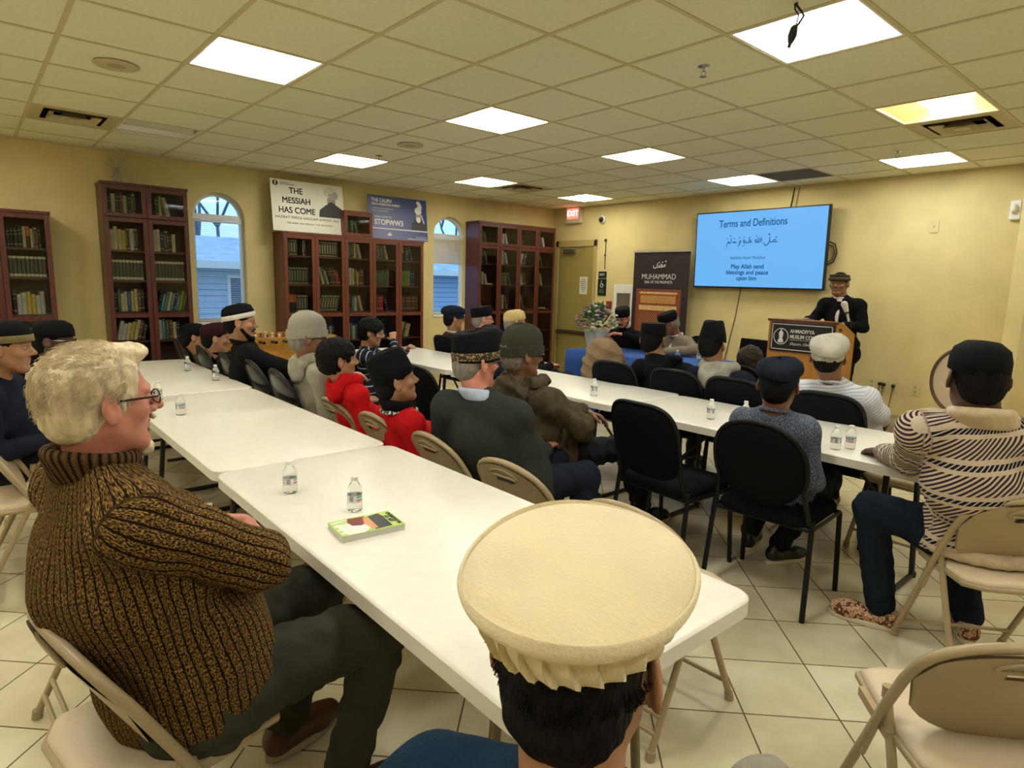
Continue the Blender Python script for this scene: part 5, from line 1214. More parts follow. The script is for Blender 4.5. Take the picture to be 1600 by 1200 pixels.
    if inner is not None:
        I=Vol(); I.cap(nb-UP*.03,ch,.070*ss,.125*ss*g,.06,'u',.74,F); I.cap(ch,sp1,.138*ss*g,.13*ss*g,.06,'u',.78,F)
        for a_ in np.linspace(R(20),R(160),7): pass
        ringp=[nb+RT*.062*math.cos(a_)*ss+F*(.060*math.sin(a_)-.005)*ss+UP*(.022-.018*math.sin(a_)) for a_ in np.linspace(R(-70),R(250),16)]
        I.chain(ringp,[.012]*16,.01); vmesh('shirt',[I.mesh(min(res,.008))+(0,)],inner,root,loc)
    # collar
    if collar:
        cv=Vol(); h0,r0,th={'crew':(.012,.072,.014),'stand':(.045,.070,.013),'turtle':(.055,.071,.015),'shirt':(.032,.068,.012),'fat':(.05,.082,.024)}[collar]
        nk=(hc+Mh@np.array([0,-.03,-.09])*hs-nb); nk/=np.linalg.norm(nk)
        for dz in np.linspace(0,h0,max(1,int(h0/.011))):
            P=[nb+RT*(r0*math.cos(a_))*ss+F*(r0*math.sin(a_)-.004)*ss+nk*(dz-.006)+UP*(-.012*math.sin(a_)) for a_ in np.linspace(0,2*math.pi,22)]
            cv.chain(P,[th*ss*.8]*22,.008)
        vmesh('collar',[cv.mesh(min(hres,.006))+(0,)],collarm or top,root,loc,{'rib':nearest_attr([(nb-UP*.05,nb+UP*.1,.08,RT)])})
    if cuff is not None: pass
    # ---- hair
    hp=lambda x,y,z: hc+Mh@(np.array([x,y,z])*hs)
    if hair:
        h=Vol(); th=.006+hairlen if not (hat or thin) else .003
        h.ell(hp(0,-.014,.035),np.array([.077+th,.098+th,.085+th])*hs,.01,'u',Mh); h.ell(hp(0,-.05,-.025),np.array([.066+th*.6,.060+th*.6,.062])*hs,.03*hs,'u',Mh)
        # face opening
        h.ell(hp(0,.085,-.035),np.array([.088,.085,.092])*hs,.006,'s',Mh)
        for q in (-1,1): h.ell(hp(q*.085,.012,-.02),np.array([.03,.026,.038])*hs,.006,'s',Mh)
        h.ell(hp(0,-.02,-.13),np.array([.12,.12,.052])*hs,.01,'s',Mh)
        for q in (-1,1): h.ell(hp(q*.090,-.004,-.006),np.array([.016,.026,.036])*hs,.005,'s',Mh)
        if hairfn: hairfn(h,hp,Mh,hs)
        fn=wrinkle(.0016,120,seed) if hairlen<.015 else wrinkle(.0042,75,seed)
        prs=[h.mesh(hres,fn)+(0,)]
        e=Vol()
        for q in (-1,1): e.cap(hp(q*.014,.094,.026),hp(q*.048,.078,.024),.0042*hs,.003*hs,.003)
        if beard:
            if beard=='full':
                for q in (-1,1): e.cap(hp(q*.060,.01,-.045),hp(q*.026,.062,-.108),.017*hs,.020*hs,.015); e.cap(hp(q*.005,.098,-.046),hp(q*.032,.080,-.060),.006*hs,.007*hs,.006)
                e.ell(hp(0,.070,-.113),np.array([.034,.026,.028])*hs,.015,'u',Mh)
            if beard=='moustache':
                for q in (-1,1): e.cap(hp(q*.003,.101,-.046),hp(q*.027,.086,-.054),.006*hs,.004*hs,.004)
        prs.append(e.mesh(min(hres,.005))+(0,))
        vmesh('hair',prs,HRM[hair],root,loc)
    else:
        e=Vol()
        for q in (-1,1): e.cap(hp(q*.014,.094,.026),hp(q*.048,.078,.024),.0042*hs,.003*hs,.003)
        vmesh('eyebrows',[e.mesh(.004)+(0,)],HRM['black'],root,loc)
    M4=np.eye(4); M4[:3,:3]=Mh*hs; M4[:3,3]=hc-loc
    if eyes:
        for q in (-1,1):
            MB().ball((q*.031,.0795,.004),(.012,.0122,.0062),14,10,M=M4).ball((q*.031,.0885,.004),(.0055,.0042,.0052),10,6,mi=1,M=M4).build('eye',[m_eye,m_iris],root)
    if glasses is not None:
        gm=MB()
        for q in (-1,1):
            gm.tube([(q*.032+.024*math.cos(a_),.104-.004*abs(math.cos(a_)),.002+.016*math.sin(a_)) for a_ in np.linspace(0,2*math.pi,20,endpoint=False)],.0016,6,M=M4,closed=True)
            gm.tube([(q*.056,.100,.007),(q*.072,.088,.009),(q*.0835,.01,.012),(q*.0835,-.004,.004)],.0026,6,M=M4)
        gm.tube([(-.009,.107,.004),(0,.110,.006),(.009,.107,.004)],.0016,6,M=M4)
        go=gm.build('glasses',glasses,root)
        lm=MB()
        for q in (-1,1): lm.add([(q*.032+.0235*math.cos(a_),.1035-.004*abs(math.cos(a_)),.002+.0155*math.sin(a_)) for a_ in np.linspace(0,2*math.pi,20,endpoint=False)],[tuple(range(20))],0,M4)
        lm.build('lens',m_lens,go,smooth=0)
    if hat:
        Hm=np.eye(4); Hm[:3,:3]=rotm(0,hatpitch)[:3,:3]; MM=M4@Hm; first=None
        for nm,mb,mk in hat_mesh(hat):
            mb2=MB(); mb2.add(mb.v,mb.f,0,MM); o=mb2.build(nm,hatm[mk],root if first is None else first,smooth=60)
            # keep untransformed pattern coordinates
            at=o.data.attributes.new('rib','FLOAT_VECTOR','POINT'); A=np.array([(math.atan2(p[1],p[0])*.1,p[2],0) for p in mb.v]); at.data.foreach_set('vector',A.astype(f32).ravel())
            if first is None: first=o
    return root,dict(nb=nb,ch=ch,sL=sL,sR=sR,eL=eL,eR=eR,hL=hL,hR=hR,hc=hc,Mh=Mh,F=F,RT=RT,loc=loc,M4=M4,kL=kL,kR=kR)
# ---- cloth materials
def cloth(name,col,rough=.9,var=.12,vs=30,bump=.35,bs=180,sheen=0): return mat(name,col,rough,spec=.12,var=var,vscale=vs,bump=bump,bscale=bs,sheen=sheen)
def striped(name,base,dark,fn):
    m=mat(name,base,.85,spec=.12); g=NT(m); u,v,i,vec=g.xyz(attr='rib'); g.l(g.mix(fn(g,u,v),base,dark),g.b.inputs['Base Color']); return m,g,u,v,vec
c_blk=cloth('black_cloth',(.005,.005,.006)); c_navy=cloth('navy_cloth',(.010,.014,.026)); c_char=cloth('charcoal_wool',(.030,.034,.030),vs=60,bs=400)
c_grey=cloth('grey_fleece',(.33,.32,.26),vs=25); c_red=cloth('red_fleece',(.50,.008,.010),var=.1); c_olive=cloth('olive_canvas',(.075,.060,.035),var=.2)
c_blazer=cloth('grey_blazer',(.20,.17,.12),vs=60); c_white=cloth('white_shirt',(.62,.62,.60),bump=.15); c_blueshirt=cloth('pale_blue_shirt',(.38,.45,.60),bump=.15); c_purple=cloth('purple_vest',(.060,.025,.035)); c_cream=cloth('cream_shirt',(.6,.57,.45))
c_trk=cloth('dark_trousers',(.012,.013,.015),bump=.2); c_tro=cloth('olive_trousers',(.040,.040,.030),bump=.2,var=.2,vs=6); c_jean=cloth('dark_jeans',(.008,.014,.026),bump=.3,bs=400); c_greyt=cloth('grey_trousers',(.26,.24,.20),bump=.3,bs=500)
c_tanq=cloth('tan_quilted',(.24,.165,.09)); c_felt=cloth('cream_felt',(.74,.64,.40),.95,var=.05,vs=12,bump=.25,bs=250,sheen=.4); c_beige=cloth('beige_knit',(.58,.47,.32),bs=300)
h_vel=mat('black_velvet',(.004,.004,.005),.8,spec=.12,bump=.2,bscale=300); h_mar=cloth('maroon_felt',(.030,.008,.010)); h_olb=cloth('olive_band',(.20,.16,.07)); h_wh=cloth('white_band',(.6,.58,.5)); h_tan=cloth('tan_cap',(.55,.42,.18)); h_br=cloth('brown_felt',(.055,.035,.02))
h_gold=mat('gold_embroidery',(.02,.012,.006),.6); g=NT(h_gold); u,v,i,vec=g.xyz(attr='rib'); vo=g.n('TexVoronoi'); vo.inputs['Scale'].default_value=110; g.l(vec,vo.inputs[0])
g.l(g.mix(g.band(vo.outputs['Distance'],.18,.42),(.012,.008,.005),(.42,.27,.09)),g.b.inputs['Base Color'])
def ribbed(name,c1,c2,fr,rough=.9,dist=.004):
    m=mat(name,c1,rough,spec=.12); g=NT(m); u,v,i,vec=g.xyz(attr='rib'); s=g.math('SINE',g.math('MULTIPLY',u,fr)); nz=g.noise(vec,260,2)
    k=g.math('ADD',g.math('MULTIPLY',s,.5),.5); g.l(g.mix(g.math('MULTIPLY',g.math('SUBTRACT',1,k),.8),c1,c2),g.b.inputs['Base Color']); g.bump(g.math('ADD',k,g.math('MULTIPLY',nz,.4)),.7,dist); return m
h_greyb=ribbed('grey_beanie_knit',(.38,.37,.31),(.20,.19,.15),700,dist=.002); h_olv=ribbed('olive_beanie_knit',(.060,.058,.042),(.025,.024,.018),700,dist=.002); h_rib=ribbed('beret_rib',(.48,.45,.36),(.26,.24,.18),520,dist=.003); h_ber=cloth('pale_beret_wool',(.47,.45,.37),vs=15)
# marled brown rib knit
m_knit=mat('brown_marl_knit',(.2,.1,.03),.95,spec=.12); g=NT(m_knit); u,v,i,vec=g.xyz(attr='rib')
rib=g.math('ABSOLUTE',g.math('SINE',g.math('MULTIPLY',u,150))); groove=g.math('LESS_THAN',rib,.28)
mpn=g.n('Mapping'); g.l(vec,mpn.inputs[0]); mpn.inputs['Scale'].default_value=(1,.42,0)
nz=g.noise(mpn.outputs[0],420,1); rp=g.n('ValToRGB'); g.l(nz,rp.inputs[0]); e=rp.color_ramp.elements; e[0].position=.42; e[0].color=(.018,.008,.003,1); e[1].position=.66; e[1].color=(.34,.20,.055,1)
g.l(g.mix(groove,rp.outputs[0],(.016,.007,.003)),g.b.inputs['Base Color'])
g.bump(g.math('ADD',g.math('MULTIPLY',rib,.8),g.math('MULTIPLY',nz,.9)),1.0,.006)
m_knitd=mat('brown_knit_collar',(.05,.028,.012),.95,spec=.12); g=NT(m_knitd); u,v,i,vec=g.xyz(attr='rib'); rib=g.math('ABSOLUTE',g.math('SINE',g.math('MULTIPLY',u,260))); nz=g.noise(vec,420,1)
rp=g.n('ValToRGB'); g.l(g.math('MULTIPLY',nz,g.math('ADD',rib,.25)),rp.inputs[0]); e=rp.color_ramp.elements; e[0].position=.22; e[0].color=(.008,.004,.002,1); e[1].position=.62; e[1].color=(.11,.062,.022,1); g.l(rp.outputs[0],g.b.inputs['Base Color']); g.bump(rib,.9,.005)
# cream and navy diagonal stripe knit
m_str=mat('striped_knit',(.6,.5,.38),.9,spec=.12); g=NT(m_str); u,v,i,vec=g.xyz(attr='rib')
ph=g.math('FRACT',g.math('DIVIDE',g.math('ADD',v,5.0),.125)); diag=g.math('SINE',g.math('MULTIPLY',g.math('SUBTRACT',g.math('MULTIPLY',v,1.0),g.math('MULTIPLY',u,.75)),330))
hat_=g.math('MULTIPLY',g.math('GREATER_THAN',diag,.0),g.band(ph,.40,.98)); band_=g.math('MULTIPLY',g.band(ph,.10,.26),g.math('GREATER_THAN',g.math('SINE',g.math('MULTIPLY',g.math('SUBTRACT',u,v),300)),-.6))
nz=g.noise(vec,500,2); c0=g.mix(hat_,(.60,.50,.38),(.045,.022,.035)); g.l(g.mix(band_,c0,(.010,.014,.03)),g.b.inputs['Base Color']); g.bump(g.math('ADD',nz,g.math('MULTIPLY',hat_,-.3)),.5,.004)
m_wstripe,g,u,v,_=striped('white_striped_shirt',(.62,.63,.66),(.36,.40,.50),lambda g,u,v:g.math('LESS_THAN',g.math('FRACT',g.math('MULTIPLY',g.math('ADD',v,5),62)),.3))
m_bstripe,g,u,v,_=striped('navy_striped_hoodie',(.012,.016,.028),(.45,.47,.50),lambda g,u,v:g.math('LESS_THAN',g.math('FRACT',g.math('MULTIPLY',g.math('ADD',v,5),19)),.14))
m_dstripe,g,u,v,_=striped('cream_striped_shirt',(.62,.6,.48),(.3,.3,.25),lambda g,u,v:g.math('LESS_THAN',g.math('FRACT',g.math('MULTIPLY',g.math('ADD',v,5),30)),.15))
m_fleck=mat('flecked_blue_shirt',(.05,.07,.11),.85); g=NT(m_fleck); x,y,z,vv=g.xyz('Object'); nz=g.noise(vv,260,2); rp=g.n('ValToRGB'); g.l(nz,rp.inputs[0]); e=rp.color_ramp.elements; e[0].position=.48; e[0].color=(.018,.026,.05,1); e[1].position=.62; e[1].color=(.20,.24,.32,1); g.l(rp.outputs[0],g.b.inputs['Base Color'])
m_camo=mat('floral_canvas',(.5,.3,.2),.8); g=NT(m_camo); x,y,z,vv=g.xyz('Object'); nz=g.noise(vv,48,4); rp=g.n('ValToRGB'); rp.color_ramp.interpolation='CONSTANT'; g.l(nz,rp.inputs[0]); e=rp.color_ramp.elements; e[0].color=(.10,.028,.010,1); e[1].position=.47; e[1].color=(.55,.36,.22,1); x_=rp.color_ramp.elements.new(.56); x_.color=(.26,.08,.03,1); x_=rp.color_ramp.elements.new(.61); x_.color=(.62,.46,.30,1); g.l(rp.outputs[0],g.b.inputs['Base Color'])
m_sole=mat('white_sole',(.62,.56,.42),.5); m_lea=mat('brown_leather',(.055,.016,.008),.35); m_leag=mat('grey_sole',(.30,.25,.16),.6)
m_gfr=mat('glasses_black',(.01,.01,.01),.2); m_gred=mat('glasses_red',(.15,.02,.02),.2)
# ================================================================== THE CAST
def A(x,y,z): return (x,y,z)
HK={'k':h_vel,'b':h_vel}
# 1 white haired man
def oldhair(h,hp,M,s):
    h.ell(hp(.0,.105,.015),np.array([.098,.072,.080])*s,.01*s,'s',M)      # bare forehead and temples
    h.ell(hp(-.01,.050,.107),np.array([.050,.046,.018])*s,.02*s,'u',M); h.ell(hp(.005,.076,.104),np.array([.036,.022,.014])*s,.02*s,'u',M)
    for q in (-1,1): h.cap(hp(q*.076,.018,.012),hp(q*.079,.014,-.015),.008*s,.004*s,.006*s)
r1,j=person('white haired man in brown ribbed sweater and glasses, arms crossed','person',(-1.545,.200,1.228),R(10),(-1.545,.325,.53),R(9),m_knit,c_tro,'fair','white',.004,None,None,hpitch=R(2),girth=1.32,hs=.96,ss=1.06,
   elbL=(-1.82,.38,.85),handL=(-1.69,.44,.875),elbR=(-1.355,.445,.875),handR=(-1.62,.50,.79),knees=((-1.76,.78,.56),(-1.42,.80,.57)),feet=((-1.80,.66,.10),(-1.50,.72,.10)),collar='turtle',collarm=m_knitd,glasses=m_gfr,shoes=m_leag,shoem=m_lea,res=.0075,hres=.0042,wr=.006,seed=2,eyes=True,hairfn=oldhair,lean=(-1.555,.19,1.075),coatlen=-.05,nosejaw=(1.04,1.2))
# fine hair strands following his head
def strands(parent,j,s,n,m,L,rad,zmin,seed=5,hi=9):
    rn=random.Random(seed); c=MB(); hc,M,loc=j['hc'],j['Mh'],j['loc']
    for i in range(n):
        a=rn.uniform(0,6.283); z=rn.uniform(-.9,1); rr=math.sqrt(max(0,1-z*z)); d=np.array([rr*math.cos(a),rr*math.sin(a),z])
        p=np.array([d[0]*.0885,d[1]*.109-.014,d[2]*.097+.035])
        if p[2]>hi or p[2]<zmin-.06 or (p[1]>.035 and p[2]<.085) or (p[2]<-.01 and p[1]>-.02): continue
        fl=np.array([d[0]*.3,-.9+.2*rn.random(),-.55*rn.random()-.3]) if p[2]<.09 else np.array([-.35,-.75,-.05]); fl-=d*(fl@d)*.9; fl/=np.linalg.norm(fl)
        fl+=np.array([rn.uniform(-.3,.3) for _ in range(3)])
        l=L*rn.uniform(.5,1.2); pts=[p-d*.004,p+fl*l*.5+d*.003,p+fl*l+d*(-.002)]
        c.tube([hc+M@(q*s)-loc for q in pts],[rad,rad*.8,rad*.25],3,caps=False)
    return c.build('hair_strands',m,parent)
strands(r1,j,.96,5200,HRM['white'],.024,.0007,-.02)
w=MB(); e=j['hL']-j['eL']; e/=np.linalg.norm(e); c0=j['hL']-j['loc']-e*.012; sd=np.cross(e,[0,0,1.]); sd/=np.linalg.norm(sd); up=np.cross(sd,e)
w.tube([c0+(sd*math.cos(a)*.031+up*math.sin(a)*.026) for a in np.linspace(0,2*math.pi,22,endpoint=False)],.005,8,closed=True); w.lathe([(.016,0),(.017,.004),(.014,.008),(.001,.008)],20,M=TX(c0+up*.026,e,sd,up)); w.build('wristwatch',mat('watch_gold',(.55,.42,.2),.3,metal=.7),r1)
mb=MB(); hm=j['M4']
# white chin beard
v=Vol(); hp=lambda x,y,z: j['hc']+j['Mh']@(np.array([x,y,z])*.96)
v.ell(hp(0,.076,-.118),np.array([.024,.020,.020]),.01,'u',j['Mh']); v.cap(hp(-.02,.096,-.047),hp(.02,.096,-.047),.006,.006,.01)
vmesh('beard',[v.mesh(.004,wrinkle(.001,200,1))+(0,)],HRM['white'],r1,j['loc'])
# 2 man in the cream felt cap
r2,j=person('person in cream pleated felt cap and blue jacket, nearest, seen from behind','person',(-.405,.455,1.115),R(28),(-.40,.47,.53),R(24),cloth('blue_jacket',(.006,.022,.046)),c_greyt,'tan','black',.004,None,None,hpitch=R(-4),girth=1.0,hs=.93,ss=.98,
   lean=(-.375,.43,.965),thin=True,knees=((-.74,.84,.52),(-.42,.98,.62)),feet=((-.72,.85,.10),(-.45,1.05,.10)),arms='lap',collar=None,res=.0085,hres=.0038,wr=.004,seed=8,shoulders=((-.51,.35,.92),(-.20,.50,.905)))
cv=Vol(); nb=j['nb']; P=[nb+j['RT']*(.074*math.cos(a_))+j['F']*(.070*math.sin(a_)-.004)+np.array([0,0,-.020-.012*math.sin(a_)]) for a_ in np.linspace(0,2*math.pi,26)]
cv.chain(P,[.013]*26,.006); vmesh('knit_collar',[cv.mesh(.0045)+(0,)],ribbed('maroon_rib_collar',(.045,.010,.018),(.006,.003,.004),300),r2,j['loc'],{'rib':nearest_attr([(nb-np.array([0,0,.05]),nb+np.array([0,0,.1]),.08,j['RT'])])})
def neckhair(h,hp,M,s): h.ell(hp(0,-.075,-.055),np.array([.058,.028,.055])*s,.03*s,'u',M)
# felt cap: pleated band and a wide flat top
M4=j['M4'].copy(); tilt=np.eye(4); tilt[:3,:3]=rotm(0,R(12)); tilt[:3,3]=(0,-.010,.030); tilt[:3,:3]*=.97; MM=M4@tilt
band=MB(); seg=28*14; prof=[(.094,.034),(.101,.027),(.107,.027),(.1115,.033),(.115,.042),(.118,.052),(.120,.062),(.121,.071),(.121,.079)]
def pleat(x,y,z,a,t):
    k=((a*28/(2*math.pi))+.9*t+.30*math.sin(t*3.1))%1.0; q=1+.085*(k**1.4-.45)*math.sin(math.pi*min(1,t*.9+.12)); return (x*q,y*q,z-.003*math.sin(math.pi*k)*(t<.2))
band.lathe(prof,seg,.92,1.06,fn=pleat,cap=False); bo=band.build('pleated_band',c_felt,r2,smooth=40)
top=MB(); pr=[(.118,.074),(.132,.077),(.1375,.082),(.1385,.088),(.137,.0935),(.1345,.0958),(.1325,.0925),(.128,.0965),(.11,.1005),(.08,.104),(.04,.1055),(.00005,.106)]
def wav(x,y,z,a,t): return (x,y,z+.0022*math.sin(a*3+1)*(t<.75)+.0028*math.sin(a*2+t*9)*math.sin(t*3.1))
top.lathe(pr,96,.94,1.04,fn=wav,cap=False); to=top.build('felt_cap_top',c_felt,r2,smooth=80)
for o in (bo,to): 
    me=o.data; me.transform(Matrix(MM.tolist()))
bo.name='pleated_band'
strands(r2,j,.93,4200,HRM['black'],.013,.0006,-.06,9,hi=.012)
# 3 striped sweater man
r3,j=person('man in cream and navy diagonal striped sweater leaning on the table end','person',(-.60,2.78,1.195),R(34),(-.565,3.02,.53),R(38),m_str,c_jean,'dark','black',.006,'skull',HK,hatpitch=R(4),girth=1.15,ss=1.05,hs=1.06,
   lean=(-.565,2.80,1.04),shoulders=((-.735,2.70,.98),(-.385,2.885,.98)),elbL=(-.82,2.92,.81),handL=(-.985,3.10,.785),elbR=(-.30,3.06,.82),handR=(-.70,3.14,.79),
   knees=((-.93,2.90,.575),(-.74,3.22,.57)),feet=((-.885,3.02,.09),(-.60,3.22,.09)),collar='fat',collarm=c_beige,shoes=m_sole,shoem=m_camo,res=.008,hres=.006,seed=4,coatlen=.05)
hem=Vol(); pv=np.array([-.565,3.02,.53])
P=[pv+j['RT']*(.200*math.cos(a))+j['F']*(.178*math.sin(a))-np.array([0,0,.025]) for a in np.linspace(0,2*math.pi,26)]; hem.chain(P,[.026]*26,.01)
vmesh('ribbed_hem',[hem.mesh(.008)+(0,)],c_beige,r3,j['loc'])
# 4 navy cap boy
person('boy in navy cap and flecked blue shirt on round backed chair','person',(-1.375,2.86,1.055),R(14),(-1.39,2.97,.52),R(6),m_fleck,c_trk,'brown','black',.008,'beret',{'k':c_navy,'b':c_navy},girth=.92,ss=.90,hs=.98,lean=(-1.385,2.87,.915),collar='shirt',shoes=m_sole,res=.009,hres=.006,seed=6,feet=((-1.70,3.36,.09),(-1.50,3.30,.09)),hatpitch=R(6))
# 5 charcoal sweater, patterned cap
person('man in charcoal sweater and black cap with gold patterned band','person',(-2.315,1.79,1.125),R(-6),(-2.20,1.92,.54),R(22),c_char,c_navy,'fair','grey',.006,'pattern',{'k':h_vel,'b':h_gold},girth=1.15,ss=1.04,hs=1.03,lean=(-2.27,1.79,.965),collar='stand',collarm=c_blueshirt,glasses=m_gfr,res=.009,hres=.0055,hatpitch=R(2),seed=3,knees=((-2.28,2.31,.56),(-2.00,2.24,.57)),coatlen=.06)
# 6 olive jacket, olive beanie
person('man in olive hooded jacket and dark olive beanie','person',(-2.43,2.18,1.125),R(-14),(-2.50,2.40,.53),R(8),c_olive,c_trk,'brown','grey',.004,'beanie',{'k':h_olv},girth=1.22,ss=1.03,hs=1.03,lean=(-2.44,2.21,.96),collar='crew',hood=c_olive,glasses=m_gfr,beard=None,shoes=m_sole,arms='table',elbR=(-2.18,2.40,.76),handR=(-2.40,2.66,.62),elbL=(-2.72,2.55,.80),handL=(-2.55,2.85,.72),knees=((-2.62,2.88,.56),(-2.28,2.90,.56)),feet=((-2.75,3.05,.09),(-2.36,3.18,.09)),res=.0095,hres=.006,wr=.010,seed=5,coatlen=.08)
# 7,8 boys in red
person('bare headed black haired boy in a red hoodie','person',(-3.40,1.62,1.025),R(-12),(-3.44,1.86,.50),R(-5),c_red,c_trk,'tan','black',.017,None,None,girth=.9,ss=.86,hs=.97,lean=(-3.40,1.68,.885),collar='crew',hood=c_red,res=.0095,hres=.006,seed=11,hpitch=R(4),eyes=True)
_,j=person('boy in red with black hood cap and lettered tape collar, looking up','person',(-2.775,1.63,.985),R(-18),(-2.88,1.88,.50),R(-5),c_red,c_trk,'tan','black',.010,'tall',HK,girth=.9,ss=.86,hs=.98,lean=(-2.80,1.67,.84),collar='fat',collarm=c_blk,hpitch=R(14),res=.009,hres=.006,seed=12,hatpitch=R(10))
tp=Vol(); P=[j['nb']+j['RT']*(.092*math.cos(a))+j['F']*(.090*math.sin(a)-.004)+np.array([0,0,-.012]) for a in np.linspace(0,2*math.pi,26)]
tp.chain(P,[.011]*26,.004); m_tape=mat('lettered_tape',(.6,.6,.6),.6); g=NT(m_tape); u,v,i,vec=g.xyz(attr='rib'); nz=g.noise(vec,110,1); g.l(g.mix(g.math('GREATER_THAN',nz,.53),(.012,.012,.012),(.62,.62,.6)),g.b.inputs['Base Color'])
vmesh('lettered_tape',[tp.mesh(.005)+(0,)],m_tape,_,j['loc'],{'rib':nearest_attr([(j['nb']-np.array([0,0,.05]),j['nb']+np.array([0,0,.1]),.08,j['RT'])])})
# 9 grey beanie
person('man with pale grey ribbed beanie and grey hooded sweatshirt','person',(-3.79,1.60,1.125),R(-14),(-3.98,1.82,.53),R(-10),c_grey,c_trk,'brown','grey',.004,'beanie',{'k':h_greyb},girth=1.12,ss=1.0,hs=1.04,lean=(-3.83,1.65,.965),collar='crew',hood=c_grey,glasses=m_gred,res=.010,hres=.0065,seed=13,wr=.006)
# 10 white striped cap
person('bearded man in black jacket and white striped black cap by foosball table','person',(-4.80,1.52,1.155),R(-22),(-4.85,1.74,.54),R(-12),c_blk,c_trk,'tan','black',.006,'band',{'k':h_vel,'b':h_wh},girth=1.2,ss=1.04,hs=1.03,lean=(-4.83,1.56,.985),collar='stand',beard='full',res=.011,hres=.0065,seed=14,hatpitch=R(12),elbR=(-4.42,1.82,.80),handR=(-4.30,2.12,.80),eyes=True)
# 11,12 maroon cap pair
person('boy in maroon cap and black jacket below the tall window','person',(-5.42,1.52,.985),R(-14),(-5.50,1.80,.48),R(-5),c_blk,c_trk,'tan','black',.006,'skull',{'k':h_mar},girth=.95,ss=.88,hs=.98,lean=(-5.44,1.58,.845),collar='stand',res=.012,hres=.007,seed=15,hatpitch=R(10))
person('child in dark cap and olive jacket behind the maroon capped boy','person',(-6.08,1.52,.94),R(-10),(-6.15,1.80,.46),R(0),c_olive,c_trk,'tan','black',.006,'skull',HK,girth=.95,ss=.84,hs=.96,lean=(-6.10,1.58,.805),collar='crew',res=.012,hres=.007,seed=16)
# 13 young man far left
person('young man in navy, black cap with olive band, at the left edge','person',(-3.93,.135,1.115),R(-18),(-4.05,.13,.53),R(-20),c_navy,c_trk,'tan','black',.010,'band',{'k':h_vel,'b':h_olb},girth=1.02,ss=1.0,hs=1.02,lean=(-3.97,.08,.955),collar='crew',res=.011,hres=.006,seed=17,hatpitch=R(3),eyes=True,nosejaw=(1.0,1))
person('dark skinned man with black hat, glasses and cream striped shirt, left edge','person',(-4.78,.40,1.065),R(-24),(-4.90,.36,.53),R(-25),m_dstripe,c_trk,'dark','black',.006,'skull',{'k':h_vel},girth=1.05,ss=1.0,hs=1.0,lean=(-4.82,.38,.915),collar='crew',glasses=m_gfr,res=.012,hres=.0065,seed=18)
# 15 striped boy
person('boy in navy and white striped hoodie, hand on his face','person',(-4.93,2.66,1.035),R(-35),(-5.0,2.72,.49),R(-40),m_bstripe,c_trk,'tan','black',.018,None,None,hpitch=R(-8),girth=.85,ss=.86,hs=.95,lean=(-4.98,2.64,.895),collar='crew',elbR=(-4.62,2.72,.80),handR=(-4.80,2.80,.98),elbL=(-4.98,2.92,.76),handL=(-4.74,2.90,.90),res=.010,hres=.0065,seed=19,eyes=True)
# 16.. right row far side
person('man in purple vest and dark beret below the second window','person',(-5.55,3.98,1.095),R(-20),(-5.64,4.18,.53),R(-12),c_purple,c_trk,'tan','black',.006,'beret',{'k':c_navy,'b':c_navy},girth=1.1,ss=1.0,lean=(-5.58,4.02,.93),collar='shirt',collarm=c_cream,glasses=m_gfr,res=.013,hres=.008,seed=20)
person('man in black cap, glasses and cream shirt near the corner bookcase','person',(-5.10,4.02,1.115),R(-24),(-5.12,4.2,.54),R(-15),c_cream,c_trk,'fair','grey',.006,'kufi',HK,girth=1.05,ss=1.02,lean=(-5.10,4.06,.95),collar='shirt',glasses=m_gfr,res=.013,hres=.008,seed=21,hatpitch=R(10))
person('man in pale yellow cap behind the olive beanie man','person',(-4.66,4.08,1.105),R(-24),(-4.66,4.25,.54),R(-10),c_blk,c_trk,'fair','grey',.006,'skull',{'k':h_tan},girth=1.05,ss=1.0,lean=(-4.66,4.12,.94),collar='shirt',glasses=m_gfr,res=.013,hres=.008,seed=22,hatpitch=R(8))
person('black haired boy in navy top with white collar behind olive beanie','person',(-3.60,2.92,1.055),R(0),(-3.58,3.0,.50),R(5),c_navy,c_trk,'tan','black',.017,None,None,girth=.9,ss=.88,hs=.96,lean=(-3.59,2.92,.915),collar='stand',collarm=c_white,res=.012,hres=.007,seed=23)
person('person in black hooded coat and black cap before the head table','person',(-2.93,3.98,1.085),R(12),(-2.66,4.16,.54),R(8),c_blk,c_trk,'brown','black',.010,'kufi',{'k':h_vel},girth=1.22,ss=1.04,hs=1.05,lean=(-2.83,4.0,.92),collar='crew',hood=c_blk,res=.011,hres=.007,seed=24,coatlen=.1)
person('person in a tall black cap and navy coat with grey fleece hood','person',(-2.42,3.98,1.10),R(6),(-2.20,4.16,.54),R(5),c_navy,c_trk,'brown','black',.006,'tall',HK,girth=1.15,ss=1.02,hs=1.03,lean=(-2.36,4.0,.92),collar='crew',hood=c_grey,res=.011,hres=.007,seed=25)
person('dark haired bareheaded child left of the podium front','person',(-2.52,4.72,.92),R(10),(-2.50,4.88,.46),R(5),c_blk,c_trk,'brown','dkbrown',.020,None,None,girth=.85,ss=.80,hs=.95,lean=(-2.5,4.74,.79),collar='crew',res=.012,hres=.0075,seed=26)
person('man in white striped shirt and pale ribbed beret before the podium','person',(-1.58,3.88,1.105),R(18),(-1.50,4.10,.53),R(10),m_wstripe,c_trk,'brown','black',.012,'beret',{'k':h_ber,'b':h_rib},girth=1.08,ss=1.02,hs=1.03,lean=(-1.54,3.92,.94),collar='shirt',res=.010,hres=.0065,seed=27,hatpitch=R(16),elbR=(-1.31,4.00,.80),handR=(-1.38,4.30,.70))
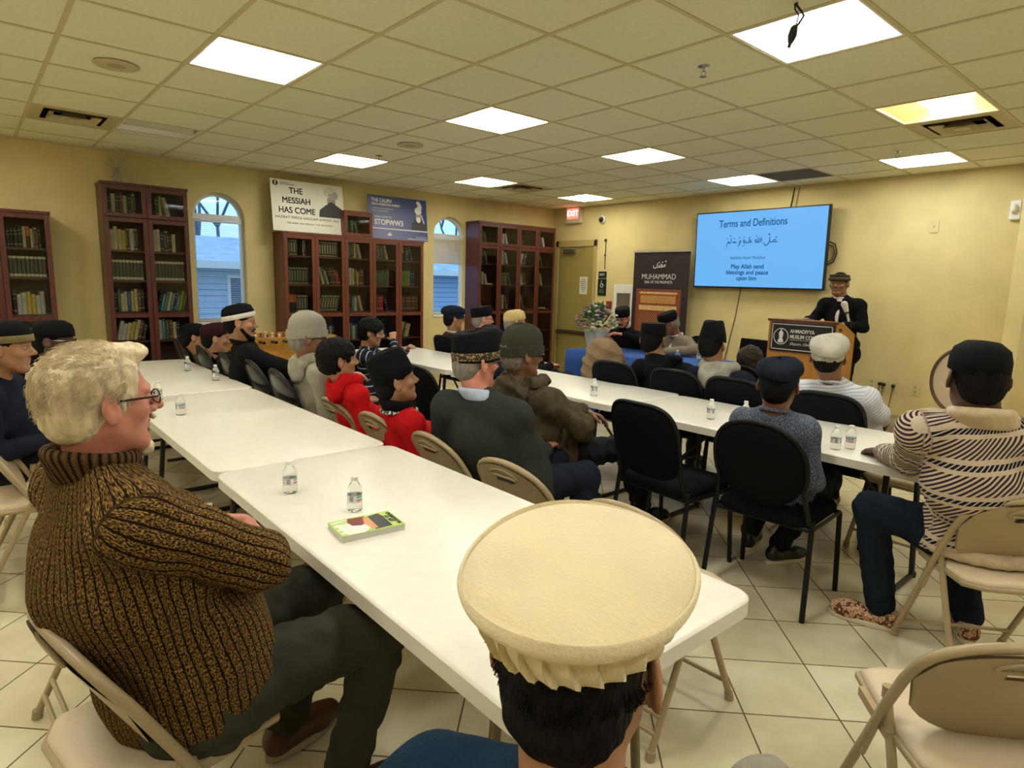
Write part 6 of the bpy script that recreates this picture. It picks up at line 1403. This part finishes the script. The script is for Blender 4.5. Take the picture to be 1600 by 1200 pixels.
# panelists
person('bearded panelist in black coat, black cap and red framed glasses','person',(-4.96,6.10,1.10),R(196),(-4.95,6.38,.53),R(176),c_blk,c_trk,'fair','black',.006,'kufi',HK,hpitch=R(-14),girth=1.2,ss=1.05,lean=(-4.95,6.18,.945),collar='stand',beard='full',glasses=m_gred,elbL=(-4.60,6.02,.86),handL=(-4.74,5.82,.93),elbR=(-5.24,6.02,.84),handR=(-4.92,5.78,.88),res=.0115,hres=.007,seed=28,eyes=True)
_,j=person('panelist in grey blazer and white shirt with dark tilted cap','person',(-4.22,6.02,1.085),R(138),(-4.22,6.38,.53),R(165),c_blazer,c_trk,'brown','grey',.006,'kufi',{'k':h_vel},hpitch=R(-22),hroll=R(-6),girth=1.15,ss=1.04,lean=(-4.20,6.14,.94),collar='shirt',collarm=c_white,inner=c_white,elbL=(-3.86,6.02,.82),handL=(-4.10,5.76,.79),elbR=(-4.50,6.0,.84),handR=(-4.30,5.76,.84),res=.011,hres=.007,seed=29)
# speaker
_,j=person('speaker standing at the podium in black suit and rolled cap','person',(-2.86,7.10,1.575),R(184),(-2.80,7.14,.93),R(182),c_blk,c_trk,'brown','black',.006,'roll',{'k':h_br,'b':c_olive},girth=.92,ss=1.05,hs=1.03,lean=(-2.82,7.13,1.415),collar='shirt',collarm=c_white,inner=c_white,elbR=(-3.07,7.04,1.18),handR=(-3.05,6.84,1.19),elbL=(-2.57,7.10,1.13),handL=(-2.68,6.86,1.16),res=.0105,hres=.0055,seed=30,eyes=True,stand=True,coatlen=.24)
# tan quilted jacket draped on the chair
q=Vol(); c0=np.array([-3.38,3.94,.0])
q.ell(c0+[0,0,.92],(.20,.11,.17),.06); q.cap(c0+[-.16,0,.85],c0+[-.20,.02,.62],.07,.06,.05); q.cap(c0+[.16,0,.86],c0+[.24,.02,.60],.08,.07,.05); q.ell(c0+[0,.03,.72],(.24,.13,.25),.05)
q.ell(c0+[0,.12,1.0],(.13,.07,.09),.05,'s')
def quilt(F,X,Y,Z): return F+(.013*np.abs(np.sin(Z*30+X*10))+.008*np.abs(np.sin(X*22-Z*6))).astype(f32)
jk=thing('quilted_jacket','tan quilted jacket draped over the chair in front of the bearded panelist','jacket',(-3.38,3.94,0)); vmesh('jacket_shell',[q.mesh(.009,quilt)+(0,)],c_tanq,jk,np.array([-3.38,3.94,0.]))
